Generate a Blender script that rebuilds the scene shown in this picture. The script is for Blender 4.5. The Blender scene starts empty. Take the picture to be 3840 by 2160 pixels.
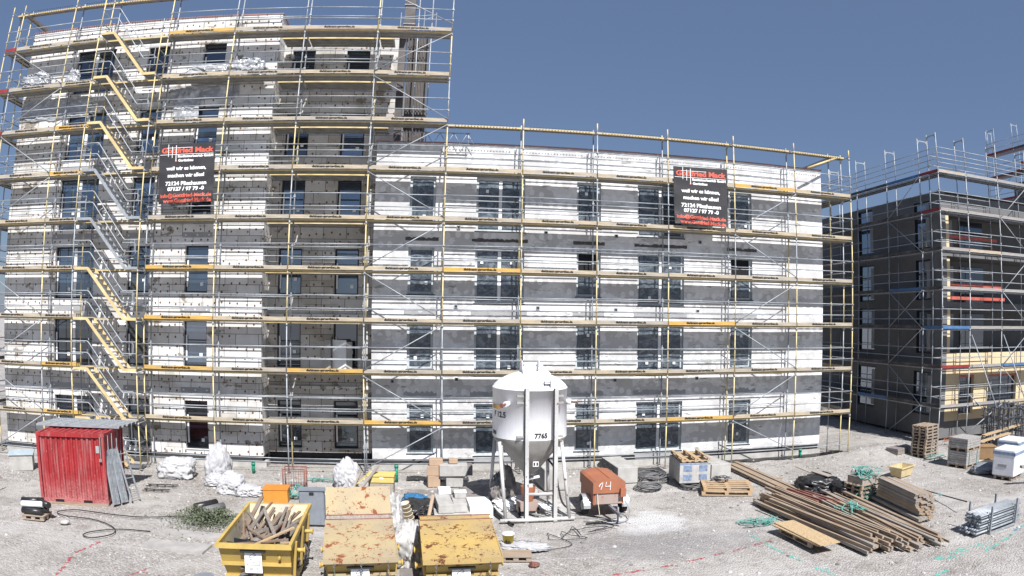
import bpy, bmesh, math, random
from mathutils import Vector, Matrix, noise
sc = bpy.context.scene
COL = sc.collection
R = math.radians
random.seed(7)

# ------------------------------------------------------------ camera (wide lens with barrel distortion, calibrated on the scaffold grid)
cam = bpy.data.cameras.new('camera')
camo = bpy.data.objects.new('camera', cam)
COL.objects.link(camo)
sc.camera = camo
sc.render.engine = 'CYCLES'
cam.type = 'PANO'
cam.panorama_type = 'FISHEYE_LENS_POLYNOMIAL'
cam.sensor_width = 38.4
cam.sensor_height = 21.6
cam.fisheye_fov = math.pi
cam.fisheye_polynomial_k0 = 0
cam.fisheye_polynomial_k1 = -3.96925983e-02
cam.fisheye_polynomial_k2 = -2.26666192e-05
cam.fisheye_polynomial_k3 = 4.60046298e-06
cam.fisheye_polynomial_k4 = -1.21880746e-07
cam.shift_x = -165.43 / 3840
cam.shift_y = 101.43 / 2160
cam.clip_start = 0.1
cam.clip_end = 3000
camo.matrix_world = Matrix(((0.98391, -0.012331, -0.178238, -0.2589), (-0.178307, -0.004677, -0.983964, -26.2411),
                            (0.011299, 0.999913, -0.0068, 6.1628), (0, 0, 0, 1)))

# ------------------------------------------------------------ sky, sun, exposure
SUN_EL, SUN_AZ = R(49.2), R(13.5)          # the sun stands behind the camera, slightly to its right
w = bpy.data.worlds.new('World')
sc.world = w
w.use_nodes = True
wn = w.node_tree
bg = wn.nodes['Background']
sky = wn.nodes.new('ShaderNodeTexSky')
sky.sky_type = 'NISHITA'
sky.sun_disc = False
sky.sun_elevation = SUN_EL
sky.sun_rotation = R(180) - SUN_AZ
sky.air_density = 1.0
sky.dust_density = 0.6
sky.ozone_density = 3.0
smx = wn.nodes.new('ShaderNodeMixRGB')
smx.inputs[0].default_value = .62
smx.inputs[2].default_value = (1.48, 2.14, 3.80, 1)      # flat slate blue of the hazy high sky
wn.links.new(sky.outputs[0], smx.inputs[1])
wn.links.new(smx.outputs[0], bg.inputs[0])
bg.inputs[1].default_value = 0.068
sl = bpy.data.lights.new('sun', 'SUN')
sl.energy = 5.0  # strong clear midday sun
sl.angle = R(0.5)
sl.color = (1.0, 0.975, 0.95)
so = bpy.data.objects.new('sun', sl)
COL.objects.link(so)
sdir = Vector((math.sin(SUN_AZ) * math.cos(SUN_EL), -math.cos(SUN_AZ) * math.cos(SUN_EL), math.sin(SUN_EL)))
so.rotation_euler = sdir.to_track_quat('Z', 'Y').to_euler()
so.location = sdir * 60
sc.view_settings.view_transform = 'Standard'
sc.view_settings.look = 'None'
sc.view_settings.gamma = 1
sc.view_settings.exposure = 0.54

# ------------------------------------------------------------ node helpers and materials
class NT:
    def __init__(s, name):
        s.m = bpy.data.materials.new(name)
        s.m.use_nodes = True
        s.t = s.m.node_tree
        s.b = s.t.nodes['Principled BSDF']
        s._o = None
    def n(s, kind, **kw):
        x = s.t.nodes.new('ShaderNode' + kind)
        for k, v in kw.items():
            setattr(x, k, v)
        return x
    def put(s, sock, v):
        if isinstance(v, (int, float)):
            sock.default_value = v
        elif isinstance(v, (tuple, list)):
            sock.default_value = tuple(v) + ((1,) if len(v) == 3 and len(sock.default_value) == 4 else ())
        else:
            s.t.links.new(v, sock)
    def oc(s):
        if s._o is None:
            s._o = s.n('TexCoord').outputs['Object']
        return s._o
    def mapv(s, v, scale=(1, 1, 1), loc=(0, 0, 0), rot=(0, 0, 0)):
        m = s.n('Mapping')
        s.put(m.inputs[0], v)
        m.inputs['Scale'].default_value = scale
        m.inputs['Location'].default_value = loc
        m.inputs['Rotation'].default_value = rot
        return m.outputs[0]
    def noise(s, scale, detail=4, rough=.55, v=None, out=0, dist=0):
        x = s.n('TexNoise')
        s.put(x.inputs['Vector'], v if v is not None else s.oc())
        x.inputs['Scale'].default_value = scale
        x.inputs['Detail'].default_value = detail
        x.inputs['Roughness'].default_value = rough
        x.inputs['Distortion'].default_value = dist
        return x.outputs[out]
    def vor(s, scale, v=None, rnd=1, out='Distance', feat='F1', dim2=False):
        x = s.n('TexVoronoi')
        x.feature = feat
        if dim2: x.voronoi_dimensions = '2D'
        s.put(x.inputs['Vector'], v if v is not None else s.oc())
        x.inputs['Scale'].default_value = scale
        x.inputs['Randomness'].default_value = rnd
        return x.outputs[out]
    def ramp(s, f, stops):
        x = s.n('ValToRGB')
        s.put(x.inputs[0], f)
        e = x.color_ramp.elements
        while len(e) < len(stops):
            e.new(0.5)
        for i, (p, c) in enumerate(stops):
            e[i].position = p
            e[i].color = (c, c, c, 1) if isinstance(c, (int, float)) else tuple(c) + (1,)
        return x.outputs[0]
    def mix(s, f, a, b, mode='MIX'):
        x = s.n('MixRGB', blend_type=mode)
        s.put(x.inputs[0], f); s.put(x.inputs[1], a); s.put(x.inputs[2], b)
        return x.outputs[0]
    def math(s, op, a, b=0.0, c=0.0):
        x = s.n('Math', operation=op)
        s.put(x.inputs[0], a); s.put(x.inputs[1], b); s.put(x.inputs[2], c)
        return x.outputs[0]
    def bump(s, h, strength=.4, dist=.02):
        x = s.n('Bump')
        x.inputs['Strength'].default_value = strength
        x.inputs['Distance'].default_value = dist
        s.put(x.inputs['Height'], h)
        s.t.links.new(x.outputs[0], s.b.inputs['Normal'])
    def fin(s, col, rough=.7, metal=0.0, spec=.4):
        s.put(s.b.inputs['Base Color'], col)
        s.put(s.b.inputs['Roughness'], rough)
        s.put(s.b.inputs['Metallic'], metal)
        s.b.inputs['Specular IOR Level'].default_value = spec
        return s.m
    def objrand(s):
        return s.n('ObjectInfo').outputs['Random']

def plain(name, col, rough=.6, metal=0.0, var=.25, scale=3., spec=.4, bump=0.):
    t = NT(name)
    n1 = t.noise(scale, 6, .65)
    dark = tuple(c * (1 - var) for c in col)
    lite = tuple(min(1, c * (1 + var * .6)) for c in col)
    if bump:
        t.bump(t.noise(scale * 6, 5), bump, .01)
    return t.fin(t.ramp(n1, [(.3, dark), (.7, lite)]), rough, metal, spec)

def wood(name, c1, c2, axis=0, rough=.8):
    t = NT(name)
    sc_ = [9, 9, 9]
    sc_[axis] = .7
    v = t.mapv(t.oc(), tuple(sc_))
    g = t.noise(2.5, 8, .7, v)
    r = t.objrand()
    a = t.mix(r, c1, c2)
    b = t.mix(r, tuple(x * .55 for x in c1), tuple(x * .6 for x in c2))
    col = t.mix(t.ramp(g, [(.35, 0.), (.65, 1.)]), b, a)
    st = t.ramp(t.noise(1.3, 3, .6), [(.45, 0.), (.75, .55)])
    col = t.mix(st, col, (.30, .28, .26))
    t.bump(g, .3, .004)
    return t.fin(col, rough)

def rusty(name, paint, amount=.6, speck=.66, rust=(.16, .05, .02), pale=None):
    t = NT(name)
    n1 = t.noise(3.2, 10, .72)
    n2 = t.noise(16, 4, .6)
    n3 = t.noise(.9, 3)
    m1 = t.ramp(n1, [(amount, 0.), (amount + .03, 1.)])
    m2 = t.math('MULTIPLY', t.ramp(n2, [(speck, 0.), (speck + .015, 1.)]), t.ramp(t.noise(1.7, 5, .7, t.mapv(t.oc(), (1, 1, 1), (4, 8, 2))), [(.44, .0), (.56, 1.)]))
    m = t.math('MAXIMUM', m1, m2)
    p2 = pale or tuple(x * .75 for x in paint)
    base = t.mix(t.ramp(n3, [(.35, 0.), (.65, 1.)]), paint, p2)
    base = t.mix(t.ramp(t.noise(40, 3), [(.4, 0.), (.8, .35)]), base, (.30, .24, .15))
    rc = t.mix(t.noise(30), rust, tuple(x * 1.9 for x in rust))
    t.bump(m, -.25, .004)
    return t.fin(t.mix(m, base, rc), t.mix(m, (.5, .5, .5), (.9, .9, .9)), 0, .35)

M = {}
def mk_facade(name, dots, dim=1.0):
    t = NT(name)
    o = t.oc()
    sx = t.n('SeparateXYZ'); t.put(sx.inputs[0], o)
    cb = t.n('CombineXYZ')
    t.put(cb.inputs[0], t.math('ADD', sx.outputs[0], sx.outputs[1])); t.put(cb.inputs[1], sx.outputs[2])
    uv = cb.outputs[0]
    br = t.n('TexBrick'); t.put(br.inputs['Vector'], t.mapv(uv, (1, 1, 1), (.1, .08, 0)))
    br.inputs['Scale'].default_value = 1.0
    br.inputs['Brick Width'].default_value = 1.0
    br.inputs['Row Height'].default_value = .5
    br.inputs['Mortar Size'].default_value = .013 if dots else .003
    br.inputs['Mortar Smooth'].default_value = .3
    br.inputs['Bias'].default_value = -.2
    if dots:
        br.inputs['Color1'].default_value = (.78, .775, .77, 1)
        br.inputs['Color2'].default_value = (.57, .55, .52, 1)
        br.inputs['Mortar'].default_value = (.14, .13, .12, 1)
    else:
        br.inputs['Color1'].default_value = (.74, .74, .745, 1)
        br.inputs['Color2'].default_value = (.67, .67, .675, 1)
        br.inputs['Mortar'].default_value = (.40, .40, .40, 1)
    col = br.outputs['Color']
    gr = t.ramp(t.noise(2.2, 8, .7, uv), [(.3, .80), (.62, 1.0)])
    col = t.mix(1.0, col, gr, 'MULTIPLY')
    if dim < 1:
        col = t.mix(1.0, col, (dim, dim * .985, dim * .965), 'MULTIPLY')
    if dots:
        # second offset course of half boards and cut pieces
        b2 = t.n('TexBrick'); t.put(b2.inputs['Vector'], t.mapv(uv, (1, 1, 1), (.53, .33, 0)))
        b2.inputs['Scale'].default_value = 1.0
        b2.inputs['Brick Width'].default_value = .62
        b2.inputs['Row Height'].default_value = .5
        b2.inputs['Mortar Size'].default_value = .010
        b2.inputs['Color1'].default_value = (1, 1, 1, 1)
        b2.inputs['Color2'].default_value = (.78, .76, .72, 1)
        b2.inputs['Mortar'].default_value = (.45, .43, .4, 1)
        sel = t.ramp(t.noise(.45, 2, .5, uv), [(.52, 0.), (.56, 1.)])
        col = t.mix(sel, col, t.mix(1.0, col, b2.outputs['Color'], 'MULTIPLY'))
        # mortar stains
        st = t.ramp(t.noise(.7, 9, .62, t.mapv(uv, (1, 1.5, 1), (9, 3, 0))), [(.61, 0.), (.63, 1.)])
        col = t.mix(t.math('MULTIPLY', st, .75), col, (.16, .13, .09))
        v = t.mapv(uv, (2.9, 2.3, 1))
        d = t.vor(1.0, v, .40, dim2=True)
        dd = t.ramp(d, [(.10, 1.), (.13, 0.)])
        mk = t.ramp(t.noise(.8, 2, .5, t.mapv(uv, (.6, 2.2, 1))), [(.38, 0.), (.42, 1.)])
        col = t.mix(t.math('MULTIPLY', dd, mk), col, (.15, .085, .05))
        t.bump(br.outputs['Fac'], -.3, .01)
    else:
        # thin adhesive coats: grey smears, round dabs over the plugs, torn strips
        pm = t.ramp(t.noise(.62, 8, .60, t.mapv(uv, (1, 1.7, 1), (2, 7, 0))), [(.495, 0.), (.51, 1.)])
        col = t.mix(t.math('MULTIPLY', pm, .6), col, (.42, .415, .41))
        v = t.mapv(uv, (2.6, 2.2, 1), (.3, .1, 0))
        d = t.vor(1.0, v, .25, dim2=True)
        ring = t.ramp(d, [(.27, 1.), (.30, 0.)])
        sel = t.ramp(t.noise(.9, 2, .5, t.mapv(uv, (.8, 1.6, 1), (5, 5, 0))), [(.46, 0.), (.48, 1.)])
        col = t.mix(t.math('MULTIPLY', t.math('MULTIPLY', ring, sel), .7), col, (.78, .78, .78))
        dk = t.ramp(t.noise(1.1, 10, .66, t.mapv(uv, (1, 3.6, 1), (1, 2, 0))), [(.62, 0.), (.635, 1.)])
        col = t.mix(t.math('MULTIPLY', dk, .8), col, (.24, .23, .21))
        t.bump(t.noise(9, 5, .6, uv), .12, .01)
    return t.fin(col, .9, 0, .15)

def mk_glass(name, tint=(.02, .03, .045), mixf=.28):
    t = NT(name)
    g = t.n('BsdfGlossy'); g.inputs['Roughness'].default_value = .03
    g.inputs['Color'].default_value = (.75, .85, 1, 1)
    t.bump(t.noise(.8, 2), .05, .02)
    t.t.links.new(t.b.inputs['Normal'].links[0].from_socket, g.inputs['Normal'])
    t.fin(t.mix(t.ramp(t.noise(.6, 3), [(.4, 0.), (.6, 1.)]), tint, tuple(x * 2.6 for x in tint)), .15)
    mx = t.n('MixShader')
    f = t.n('Fresnel'); f.inputs[0].default_value = 1.45
    t.put(mx.inputs[0], t.math('ADD', f.outputs[0], mixf - .04))
    t.t.links.new(t.b.outputs[0], mx.inputs[1]); t.t.links.new(g.outputs[0], mx.inputs[2])
    t.t.links.new(mx.outputs[0], t.t.nodes['Material Output'].inputs[0])
    return t.m

def mk_film(name, dark=(.045, .06, .08), lite=(.24, .28, .32)):
    t = NT(name)
    v = t.mapv(t.oc(), (1, 1, 1.6))
    n1 = t.noise(2.1, 7, .6, v, dist=1.6)
    n2 = t.noise(5.5, 5, .6, t.mapv(t.oc(), (1, 1, .5)), dist=2.2)
    cr = t.ramp(n2, [(.485, 0.), (.5, 1.), (.515, 0.)])
    base = t.mix(t.ramp(n1, [(.45, 0.), (.68, .7)]), dark, lite)  # lighter bands and creases paint wrinkle highlights into the film colour
    col = t.mix(t.math('MULTIPLY', cr, .22), base, (.6, .64, .68))
    t.bump(n2, .6, .03)
    return t.fin(col, .16, 0, .7)

def build_materials():
    M['eps_left'] = mk_facade('insulation boards with plugs', True)
    M['eps_recess'] = mk_facade('shaded recess boards', True, .78)  # copy of the plug boards, dimmed to put the recess shade into the colour
    M['eps_right'] = mk_facade('white insulation with mortar coats', False)
    M['galv'] = plain('galvanised steel', (.36, .385, .41), .55, .35, .3, 4)
    M['galv_dark'] = plain('dull galvanised steel', (.22, .23, .25), .6, .35, .3, 4)
    M['yellow_tube'] = plain('cream yellow tube paint', (.64, .53, .27), .5, .1, .35, 2.5)
    M['plank'] = plain('scaffold deck steel', (.33, .32, .30), .55, .3, .3, 3)
    M['plank_edge'] = plain('yellow deck edge', (.64, .50, .24), .5, .1, .3, 2)
    M['toe_grey'] = wood('weathered toe board', (.60, .50, .35), (.47, .42, .35))
    M['toe_yellow'] = wood('yellow toe board', (.78, .46, .09), (.66, .42, .12))
    M['toe_red'] = plain('red toe board', (.25, .03, .03), .6, 0, .3)
    M['toe_blue'] = plain('blue toe board', (.07, .16, .32), .6, 0, .3)
    M['stair_paint'] = plain('stair stringer paint', (.66, .50, .25), .5, 0, .25, 2)
    M['alu'] = plain('aluminium', (.62, .64, .66), .35, .6, .15, 5)
    M['strip_dark'] = plain('dark torn adhesive strip', (.10, .098, .095), .9, 0, .4, 8)
    M['ink'] = plain('black lettering ink', (.02, .018, .015), .7, 0, .1)
    M['frame_dark'] = plain('anthracite window frame', (.025, .03, .035), .4, 0, .2)
    M['frame_grey'] = plain('foil covered window frame', (.50, .54, .56), .5, 0, .3, 6)
    M['white_plastic'] = plain('white plastic', (.80, .81, .82), .35, 0, .08)
    M['glass'] = mk_glass('window glass')
    M['glass_dark'] = mk_glass('dark window glass', (.006, .008, .012), .14)
    M['film'] = mk_film('plastic protective film')
    M['clear_film'] = mk_film('clear crumpled plastic', (.30, .31, .33), (.72, .74, .76))
    M['void'] = plain('dark interior', (.012, .012, .014), .9, 0, .1)
    M['grey_panel'] = plain('grey board', (.34, .34, .35), .7, 0, .15)
    M['bitumen'] = plain('bitumen coat', (.045, .045, .048), .75, 0, .3, 4, .3, .4)
    M['concrete'] = plain('concrete', (.42, .41, .39), .9, 0, .25, 2.5, .2, .3)
    M['concrete_dark'] = plain('grey rendered wall', (.165, .166, .17), .9, 0, .22, .5, .2, .2)
    M['cream_panel'] = plain('cream wall boards', (.66, .53, .34), .8, 0, .12, 1.2)
    M['red_paint'] = plain('pinkish red steel', (.50, .12, .09), .5, 0, .3, 3)
    M['banner'] = plain('dark banner mesh', (.035, .034, .038), .6, 0, .35, 2)
    M['ban_red'] = plain('banner red print', (.62, .12, .08), .6, 0, .15)
    M['ban_white'] = plain('banner white print', (.82, .82, .82), .6, 0, .06)
    M['capping'] = plain('reddish parapet capping', (.33, .18, .17), .6, 0, .2)

# ------------------------------------------------------------ mesh helpers
class MB:
    def __init__(s):
        s.v = []; s.f = []; s.mi = []; s.sm = []
    def add(s, vs, fs, mi=0, smooth=False):
        k = len(s.v)
        s.v += [tuple(v) for v in vs]
        for f in fs:
            s.f.append(tuple(i + k for i in f)); s.mi.append(mi); s.sm.append(smooth)
        return s
    def box(s, x0, x1, y0, y1, z0, z1, mi=0, mat=None):
        vs = [Vector(p) for p in ((x0, y0, z0), (x1, y0, z0), (x1, y1, z0), (x0, y1, z0), (x0, y0, z1), (x1, y0, z1), (x1, y1, z1), (x0, y1, z1))]
        if mat is not None:
            vs = [mat @ v for v in vs]
        return s.add(vs, [(0, 3, 2, 1), (4, 5, 6, 7), (0, 1, 5, 4), (1, 2, 6, 5), (2, 3, 7, 6), (3, 0, 4, 7)], mi)
    def bar(s, p, q, wd, ht, mi=0, up=(0, 0, 1)):
        p = Vector(p); q = Vector(q); d = q - p; L = d.length
        d.normalize()
        u = Vector(up)
        x = d.cross(u)
        if x.length < 1e-4:
            x = d.cross(Vector((0, 1, 0)))
        x.normalize(); u = x.cross(d)
        vs = []
        for c in (p, q):
            for a, b in ((-1, -1), (1, -1), (1, 1), (-1, 1)):
                vs.append(c + x * a * wd / 2 + u * b * ht / 2)
        return s.add(vs, [(0, 3, 2, 1), (4, 5, 6, 7), (0, 1, 5, 4), (1, 2, 6, 5), (2, 3, 7, 6), (3, 0, 4, 7)], mi)
    def tube(s, p, q, r=.024, n=7, mi=0, cap=True, r2=None):
        p = Vector(p); q = Vector(q); d = (q - p)
        if d.length < 1e-6:
            return s
        d.normalize()
        x = d.orthogonal().normalized(); y = d.cross(x)
        r2 = r if r2 is None else r2
        vs = []
        for c, rr in ((p, r), (q, r2)):
            for i in range(n):
                a = 2 * math.pi * i / n
                vs.append(c + x * math.cos(a) * rr + y * math.sin(a) * rr)
        fs = [(i, (i + 1) % n, n + (i + 1) % n, n + i) for i in range(n)]
        s.add(vs, fs, mi, True)
        if cap:
            k = len(s.v) - 2 * n
            s.f += [tuple(k + n - 1 - i for i in range(n)), tuple(k + n + i for i in range(n))]
            s.mi += [mi, mi]; s.sm += [False, False]
        return s
    def path(s, pts, r=.012, n=6, mi=0, closed=False):
        pts = [Vector(p) for p in pts]
        m = len(pts); rings = []
        for i, p in enumerate(pts):
            a = pts[(i - 1) % m] if closed or i > 0 else p
            b = pts[(i + 1) % m] if closed or i < m - 1 else p
            d = (b - a)
            if d.length < 1e-6: d = Vector((1, 0, 0))
            d.normalize()
            u = Vector((0, 0, 1)) if abs(d.z) < .9 else Vector((1, 0, 0))
            x = d.cross(u).normalized(); y = x.cross(d)
            rings.append([p + x * math.cos(2 * math.pi * j / n) * r + y * math.sin(2 * math.pi * j / n) * r for j in range(n)])
        vs = [v for rg in rings for v in rg]
        fs = []
        for i in range(m if closed else m - 1):
            for j in range(n):
                a = i * n; b = ((i + 1) % m) * n
                fs.append((a + j, a + (j + 1) % n, b + (j + 1) % n, b + j))
        return s.add(vs, fs, mi, True)
    def lathe(s, prof, c=(0, 0, 0), n=32, mi=0, smooth=True):
        vs = []
        for r, z in prof:
            for i in range(n):
                a = 2 * math.pi * i / n
                vs.append((c[0] + r * math.cos(a), c[1] + r * math.sin(a), c[2] + z))
        fs = []
        for k in range(len(prof) - 1):
            for i in range(n):
                fs.append((k * n + i, k * n + (i + 1) % n, (k + 1) * n + (i + 1) % n, (k + 1) * n + i))
        return s.add(vs, fs, mi, smooth)
    def obj(s, name, mats, parent=None, loc=None):
        me = bpy.data.meshes.new(name)
        me.from_pydata(s.v, [], s.f)
        if not isinstance(mats, (list, tuple)):
            mats = [mats]
        for m in mats:
            me.materials.append(M[m] if isinstance(m, str) else m)
        me.polygons.foreach_set('material_index', s.mi)
        me.polygons.foreach_set('use_smooth', s.sm)
        me.update()
        o = bpy.data.objects.new(name, me)
        COL.objects.link(o)
        if parent is not None:
            o.parent = parent
        if loc is not None:
            o.location = loc
        return o

def _split(s, name, mats, parent=None):
    """like obj() but one object per loose piece"""
    par = list(range(len(s.v)))
    def find(a):
        while par[a] != a:
            par[a] = par[par[a]]; a = par[a]
        return a
    for f in s.f:
        for i in f[1:]: par[find(i)] = find(f[0])
    comps = {}
    for k, f in enumerate(s.f): comps.setdefault(find(f[0]), []).append(k)
    out = []
    for ks in comps.values():
        m = MB(); idx = {}
        for k in ks:
            nf = []
            for i in s.f[k]:
                if i not in idx: idx[i] = len(m.v); m.v.append(s.v[i])
                nf.append(idx[i])
            m.f.append(tuple(nf)); m.mi.append(s.mi[k]); m.sm.append(s.sm[k])
        out.append(m.obj(name, mats, parent))
    return out
MB.split = _split
def tag(o, label, cat, group=None, kind=None):
    o['label'] = label
    o['category'] = cat
    if group: o['group'] = group
    if kind: o['kind'] = kind
    return o
def struct(o, kind='structure'):
    o['kind'] = kind
    return o
def thing(name, label, cat, loc=(0, 0, 0), rz=0, group=None):
    e = bpy.data.objects.new(name, None)
    e.empty_display_size = .2
    COL.objects.link(e)
    e.location = loc
    e.rotation_euler = (0, 0, rz)
    return tag(e, label, cat, group)
def inst(src, parent, loc=(0, 0, 0), rot=None, name=None):
    o = src.copy()
    if name: o.name = name
    COL.objects.link(o)
    o.parent = parent
    o.location = loc
    if rot is not None: o.rotation_euler = rot
    return o
def copy_tree(o, parent=None):
    c = o.copy(); COL.objects.link(c); c.parent = parent
    for ch in [x for x in bpy.data.objects if x.parent == o]:
        copy_tree(ch, c)
    return c

_fonts = {}
def text_mesh(txt, size, off=.0, align='CENTER'):
    key = (txt, size, off, align)
    if key in _fonts: return _fonts[key]
    cu = bpy.data.curves.new('lettering', 'FONT')
    cu.body = txt; cu.size = size; cu.offset = off; cu.align_x = align; cu.resolution_u = 3
    cu.extrude = .0015
    o = bpy.data.objects.new('lettering', cu)
    COL.objects.link(o)
    bpy.context.view_layer.update()
    dg = bpy.context.evaluated_depsgraph_get()
    me = bpy.data.meshes.new_from_object(o.evaluated_get(dg))
    bpy.data.objects.remove(o)
    _fonts[key] = me
    return me
def text(txt, size, loc, mat, parent, rot=(math.pi / 2, 0, 0), off=.0, align='CENTER', name='lettering', width=None, lean=None):
    me = text_mesh(txt, size, off, align)
    me = me.copy()
    me.materials.clear(); me.materials.append(M[mat])
    o = bpy.data.objects.new(name, me)
    COL.objects.link(o)
    o.parent = parent
    o.location = loc; o.rotation_euler = rot
    if width:
        xs = [v.co.x for v in me.vertices]
        k = width / max(1e-6, (max(xs) - min(xs)))
        for v in me.vertices: v.co.x *= k
    return o

def wall(name, x0, x1, z0, z1, Y, depth, holes, mat, parent, axis='x', flip=1, reveal=.22, mat_reveal=None):
    """A wall face in the plane y=Y (axis x) or x=Y (axis y) with rectangular openings, reveals and thickness."""
    xs = sorted({x0, x1, *[h[0] for h in holes], *[h[1] for h in holes]})
    zs = sorted({z0, z1, *[h[2] for h in holes], *[h[3] for h in holes]})
    b = MB()
    def P(x, d, z):
        return (x, Y + d * flip, z) if axis == 'x' else (Y + d * flip, x, z)
    def inside(cx, cz):
        return any(h[0] < cx < h[1] and h[2] < cz < h[3] for h in holes)
    for i in range(len(xs) - 1):
        for j in range(len(zs) - 1):
            if inside((xs[i] + xs[i + 1]) / 2, (zs[j] + zs[j + 1]) / 2): continue
            b.add([P(xs[i], 0, zs[j]), P(xs[i + 1], 0, zs[j]), P(xs[i + 1], 0, zs[j + 1]), P(xs[i], 0, zs[j + 1])], [(0, 1, 2, 3)])
    for h in holes:
        a, c, d, e = h
        b.add([P(a, 0, d), P(a, reveal, d), P(a, reveal, e), P(a, 0, e)], [(0, 1, 2, 3)], 1)
        b.add([P(c, 0, d), P(c, 0, e), P(c, reveal, e), P(c, reveal, d)], [(0, 1, 2, 3)], 1)
        b.add([P(a, 0, d), P(c, 0, d), P(c, reveal, d), P(a, reveal, d)], [(0, 1, 2, 3)], 1)
        b.add([P(a, 0, e), P(a, reveal, e), P(c, reveal, e), P(c, 0, e)], [(0, 1, 2, 3)], 1)
    for (p, q) in (((x0, z0), (x0, z1)), ((x0, z1), (x1, z1)), ((x1, z1), (x1, z0)), ((x1, z0), (x0, z0))):
        b.add([P(p[0], 0, p[1]), P(p[0], depth, p[1]), P(q[0], depth, q[1]), P(q[0], 0, q[1])], [(0, 1, 2, 3)])
    b.add([P(x0, depth, z0), P(x1, depth, z0), P(x1, depth, z1), P(x0, depth, z1)], [(3, 2, 1, 0)], 1)
    return b.obj(name, [mat, mat_reveal or mat], parent)
build_materials()
# ============================================================ BUILDINGS
def fl_windows(parent, wins, Y, style, reveal=.22):
    """wins: (x0,x1,z0,z1,leaves,variant)."""
    for (x0, x1, z0, z1, n, var) in wins:
        y = Y + reveal - .07
        f = MB()
        fw = .07 if style == 'left' else .10
        f.box(x0, x1, y, y + .07, z0, z0 + fw); f.box(x0, x1, y, y + .07, z1 - fw, z1)
        f.box(x0, x0 + fw, y, y + .07, z0 + fw, z1 - fw); f.box(x1 - fw, x1, y, y + .07, z0 + fw, z1 - fw)
        for k in range(1, n):
            xm = x0 + (x1 - x0) * k / n
            f.box(xm - .07, xm + .07, y - .01, y + .07, z0 + fw, z1 - fw, 1)
        if style == 'left' and var != 2:
            f.box(x0 + .1, x1 - .1, y - .012, y, z0 + (z1 - z0) * .56, z0 + (z1 - z0) * .56 + .05)
        fr = f.obj('window', ['frame_dark' if style == 'left' else 'frame_grey', 'white_plastic'], parent)
        g = MB()
        g.box(x0 + fw, x1 - fw, y + .03, y + .05, z0 + fw, z1 - fw)
        if style == 'left':
            g.obj('pane', 'glass' if (var % 2 == 0) else 'glass_dark', fr)
            s = MB()
            s.box(x0 - .04, x1 + .04, y - .17, y - .01, z0 - .045, z0 - .005)
            s.obj('sill', 'white_plastic' if var in (0, 2) else 'galv', fr)
            for k in range(n):
                sx = x0 + (x1 - x0) * (k + .72) / n
                sz = z0 + (z1 - z0) * random.choice((.15, .22, .3))
                MB().box(sx - .07, sx + .07, y - .02, y - .014, sz, sz + .14).obj('sticker', 'white_plastic', fr)
            if var in (0, 1):
                b = MB(); b.box(x0 + fw, x0 + fw + .07, y - .03, y - .013, z0 + .25, z1 - .6)
                b.obj('tape_strip', 'white_plastic', fr)
        else:
            op = var == 3
            g.obj('pane', 'void' if op else 'glass_dark', fr)
            film = MB()
            rnd = random.Random(int(x0 * 100 + z0 * 10))
            for k in range(n):
                a = x0 + .11 + (x1 - x0 - .22) * k / n + (.08 if k else 0); c = x0 + .11 + (x1 - x0 - .22) * (k + 1) / n - (.08 if k < n - 1 else 0)
                zb = z0 + .12
                zt = z1 - .12 if not op else z0 + (z1 - z0) * .46
                nx, nz = 9, 14
                vs = []
                for j in range(nz + 1):
                    for i in range(nx + 1):
                        px = a + (c - a) * i / nx; pz = zb + (zt - zb) * j / nz
                        wv = noise.noise(Vector((px * 2.3 + x0, pz * 1.7, 3.1))) * .05 + noise.noise(Vector((px * 6, pz * 5, x0))) * .02
                        edge = min(1, min(i, nx - i, j, nz - j) / 2.)
                        vs.append((px, y - .035 + wv * edge * .6, pz))
                fs = [(j * (nx + 1) + i, j * (nx + 1) + i + 1, (j + 1) * (nx + 1) + i + 1, (j + 1) * (nx + 1) + i) for j in range(nz) for i in range(nx)]
                film.add(vs, fs, 0, True)
            film.obj('protective_film', 'film', fr)
            s = MB(); s.box(x0 - .05, x1 + .05, y - .17, y - .01, z0 - .05, z0 - .01)
            s.obj('sill', 'frame_dark', fr)
            for k in range(n):
                sx = x0 + (x1 - x0) * (k + .25 + .5 * rnd.random()) / n
                sz = z0 + (z1 - z0) * rnd.choice((.12, .2, .72))
                if not op: MB().box(sx - .06, sx + .06, y - .075, y - .07, sz, sz + .13).obj('sticker', 'white_plastic', fr)

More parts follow.
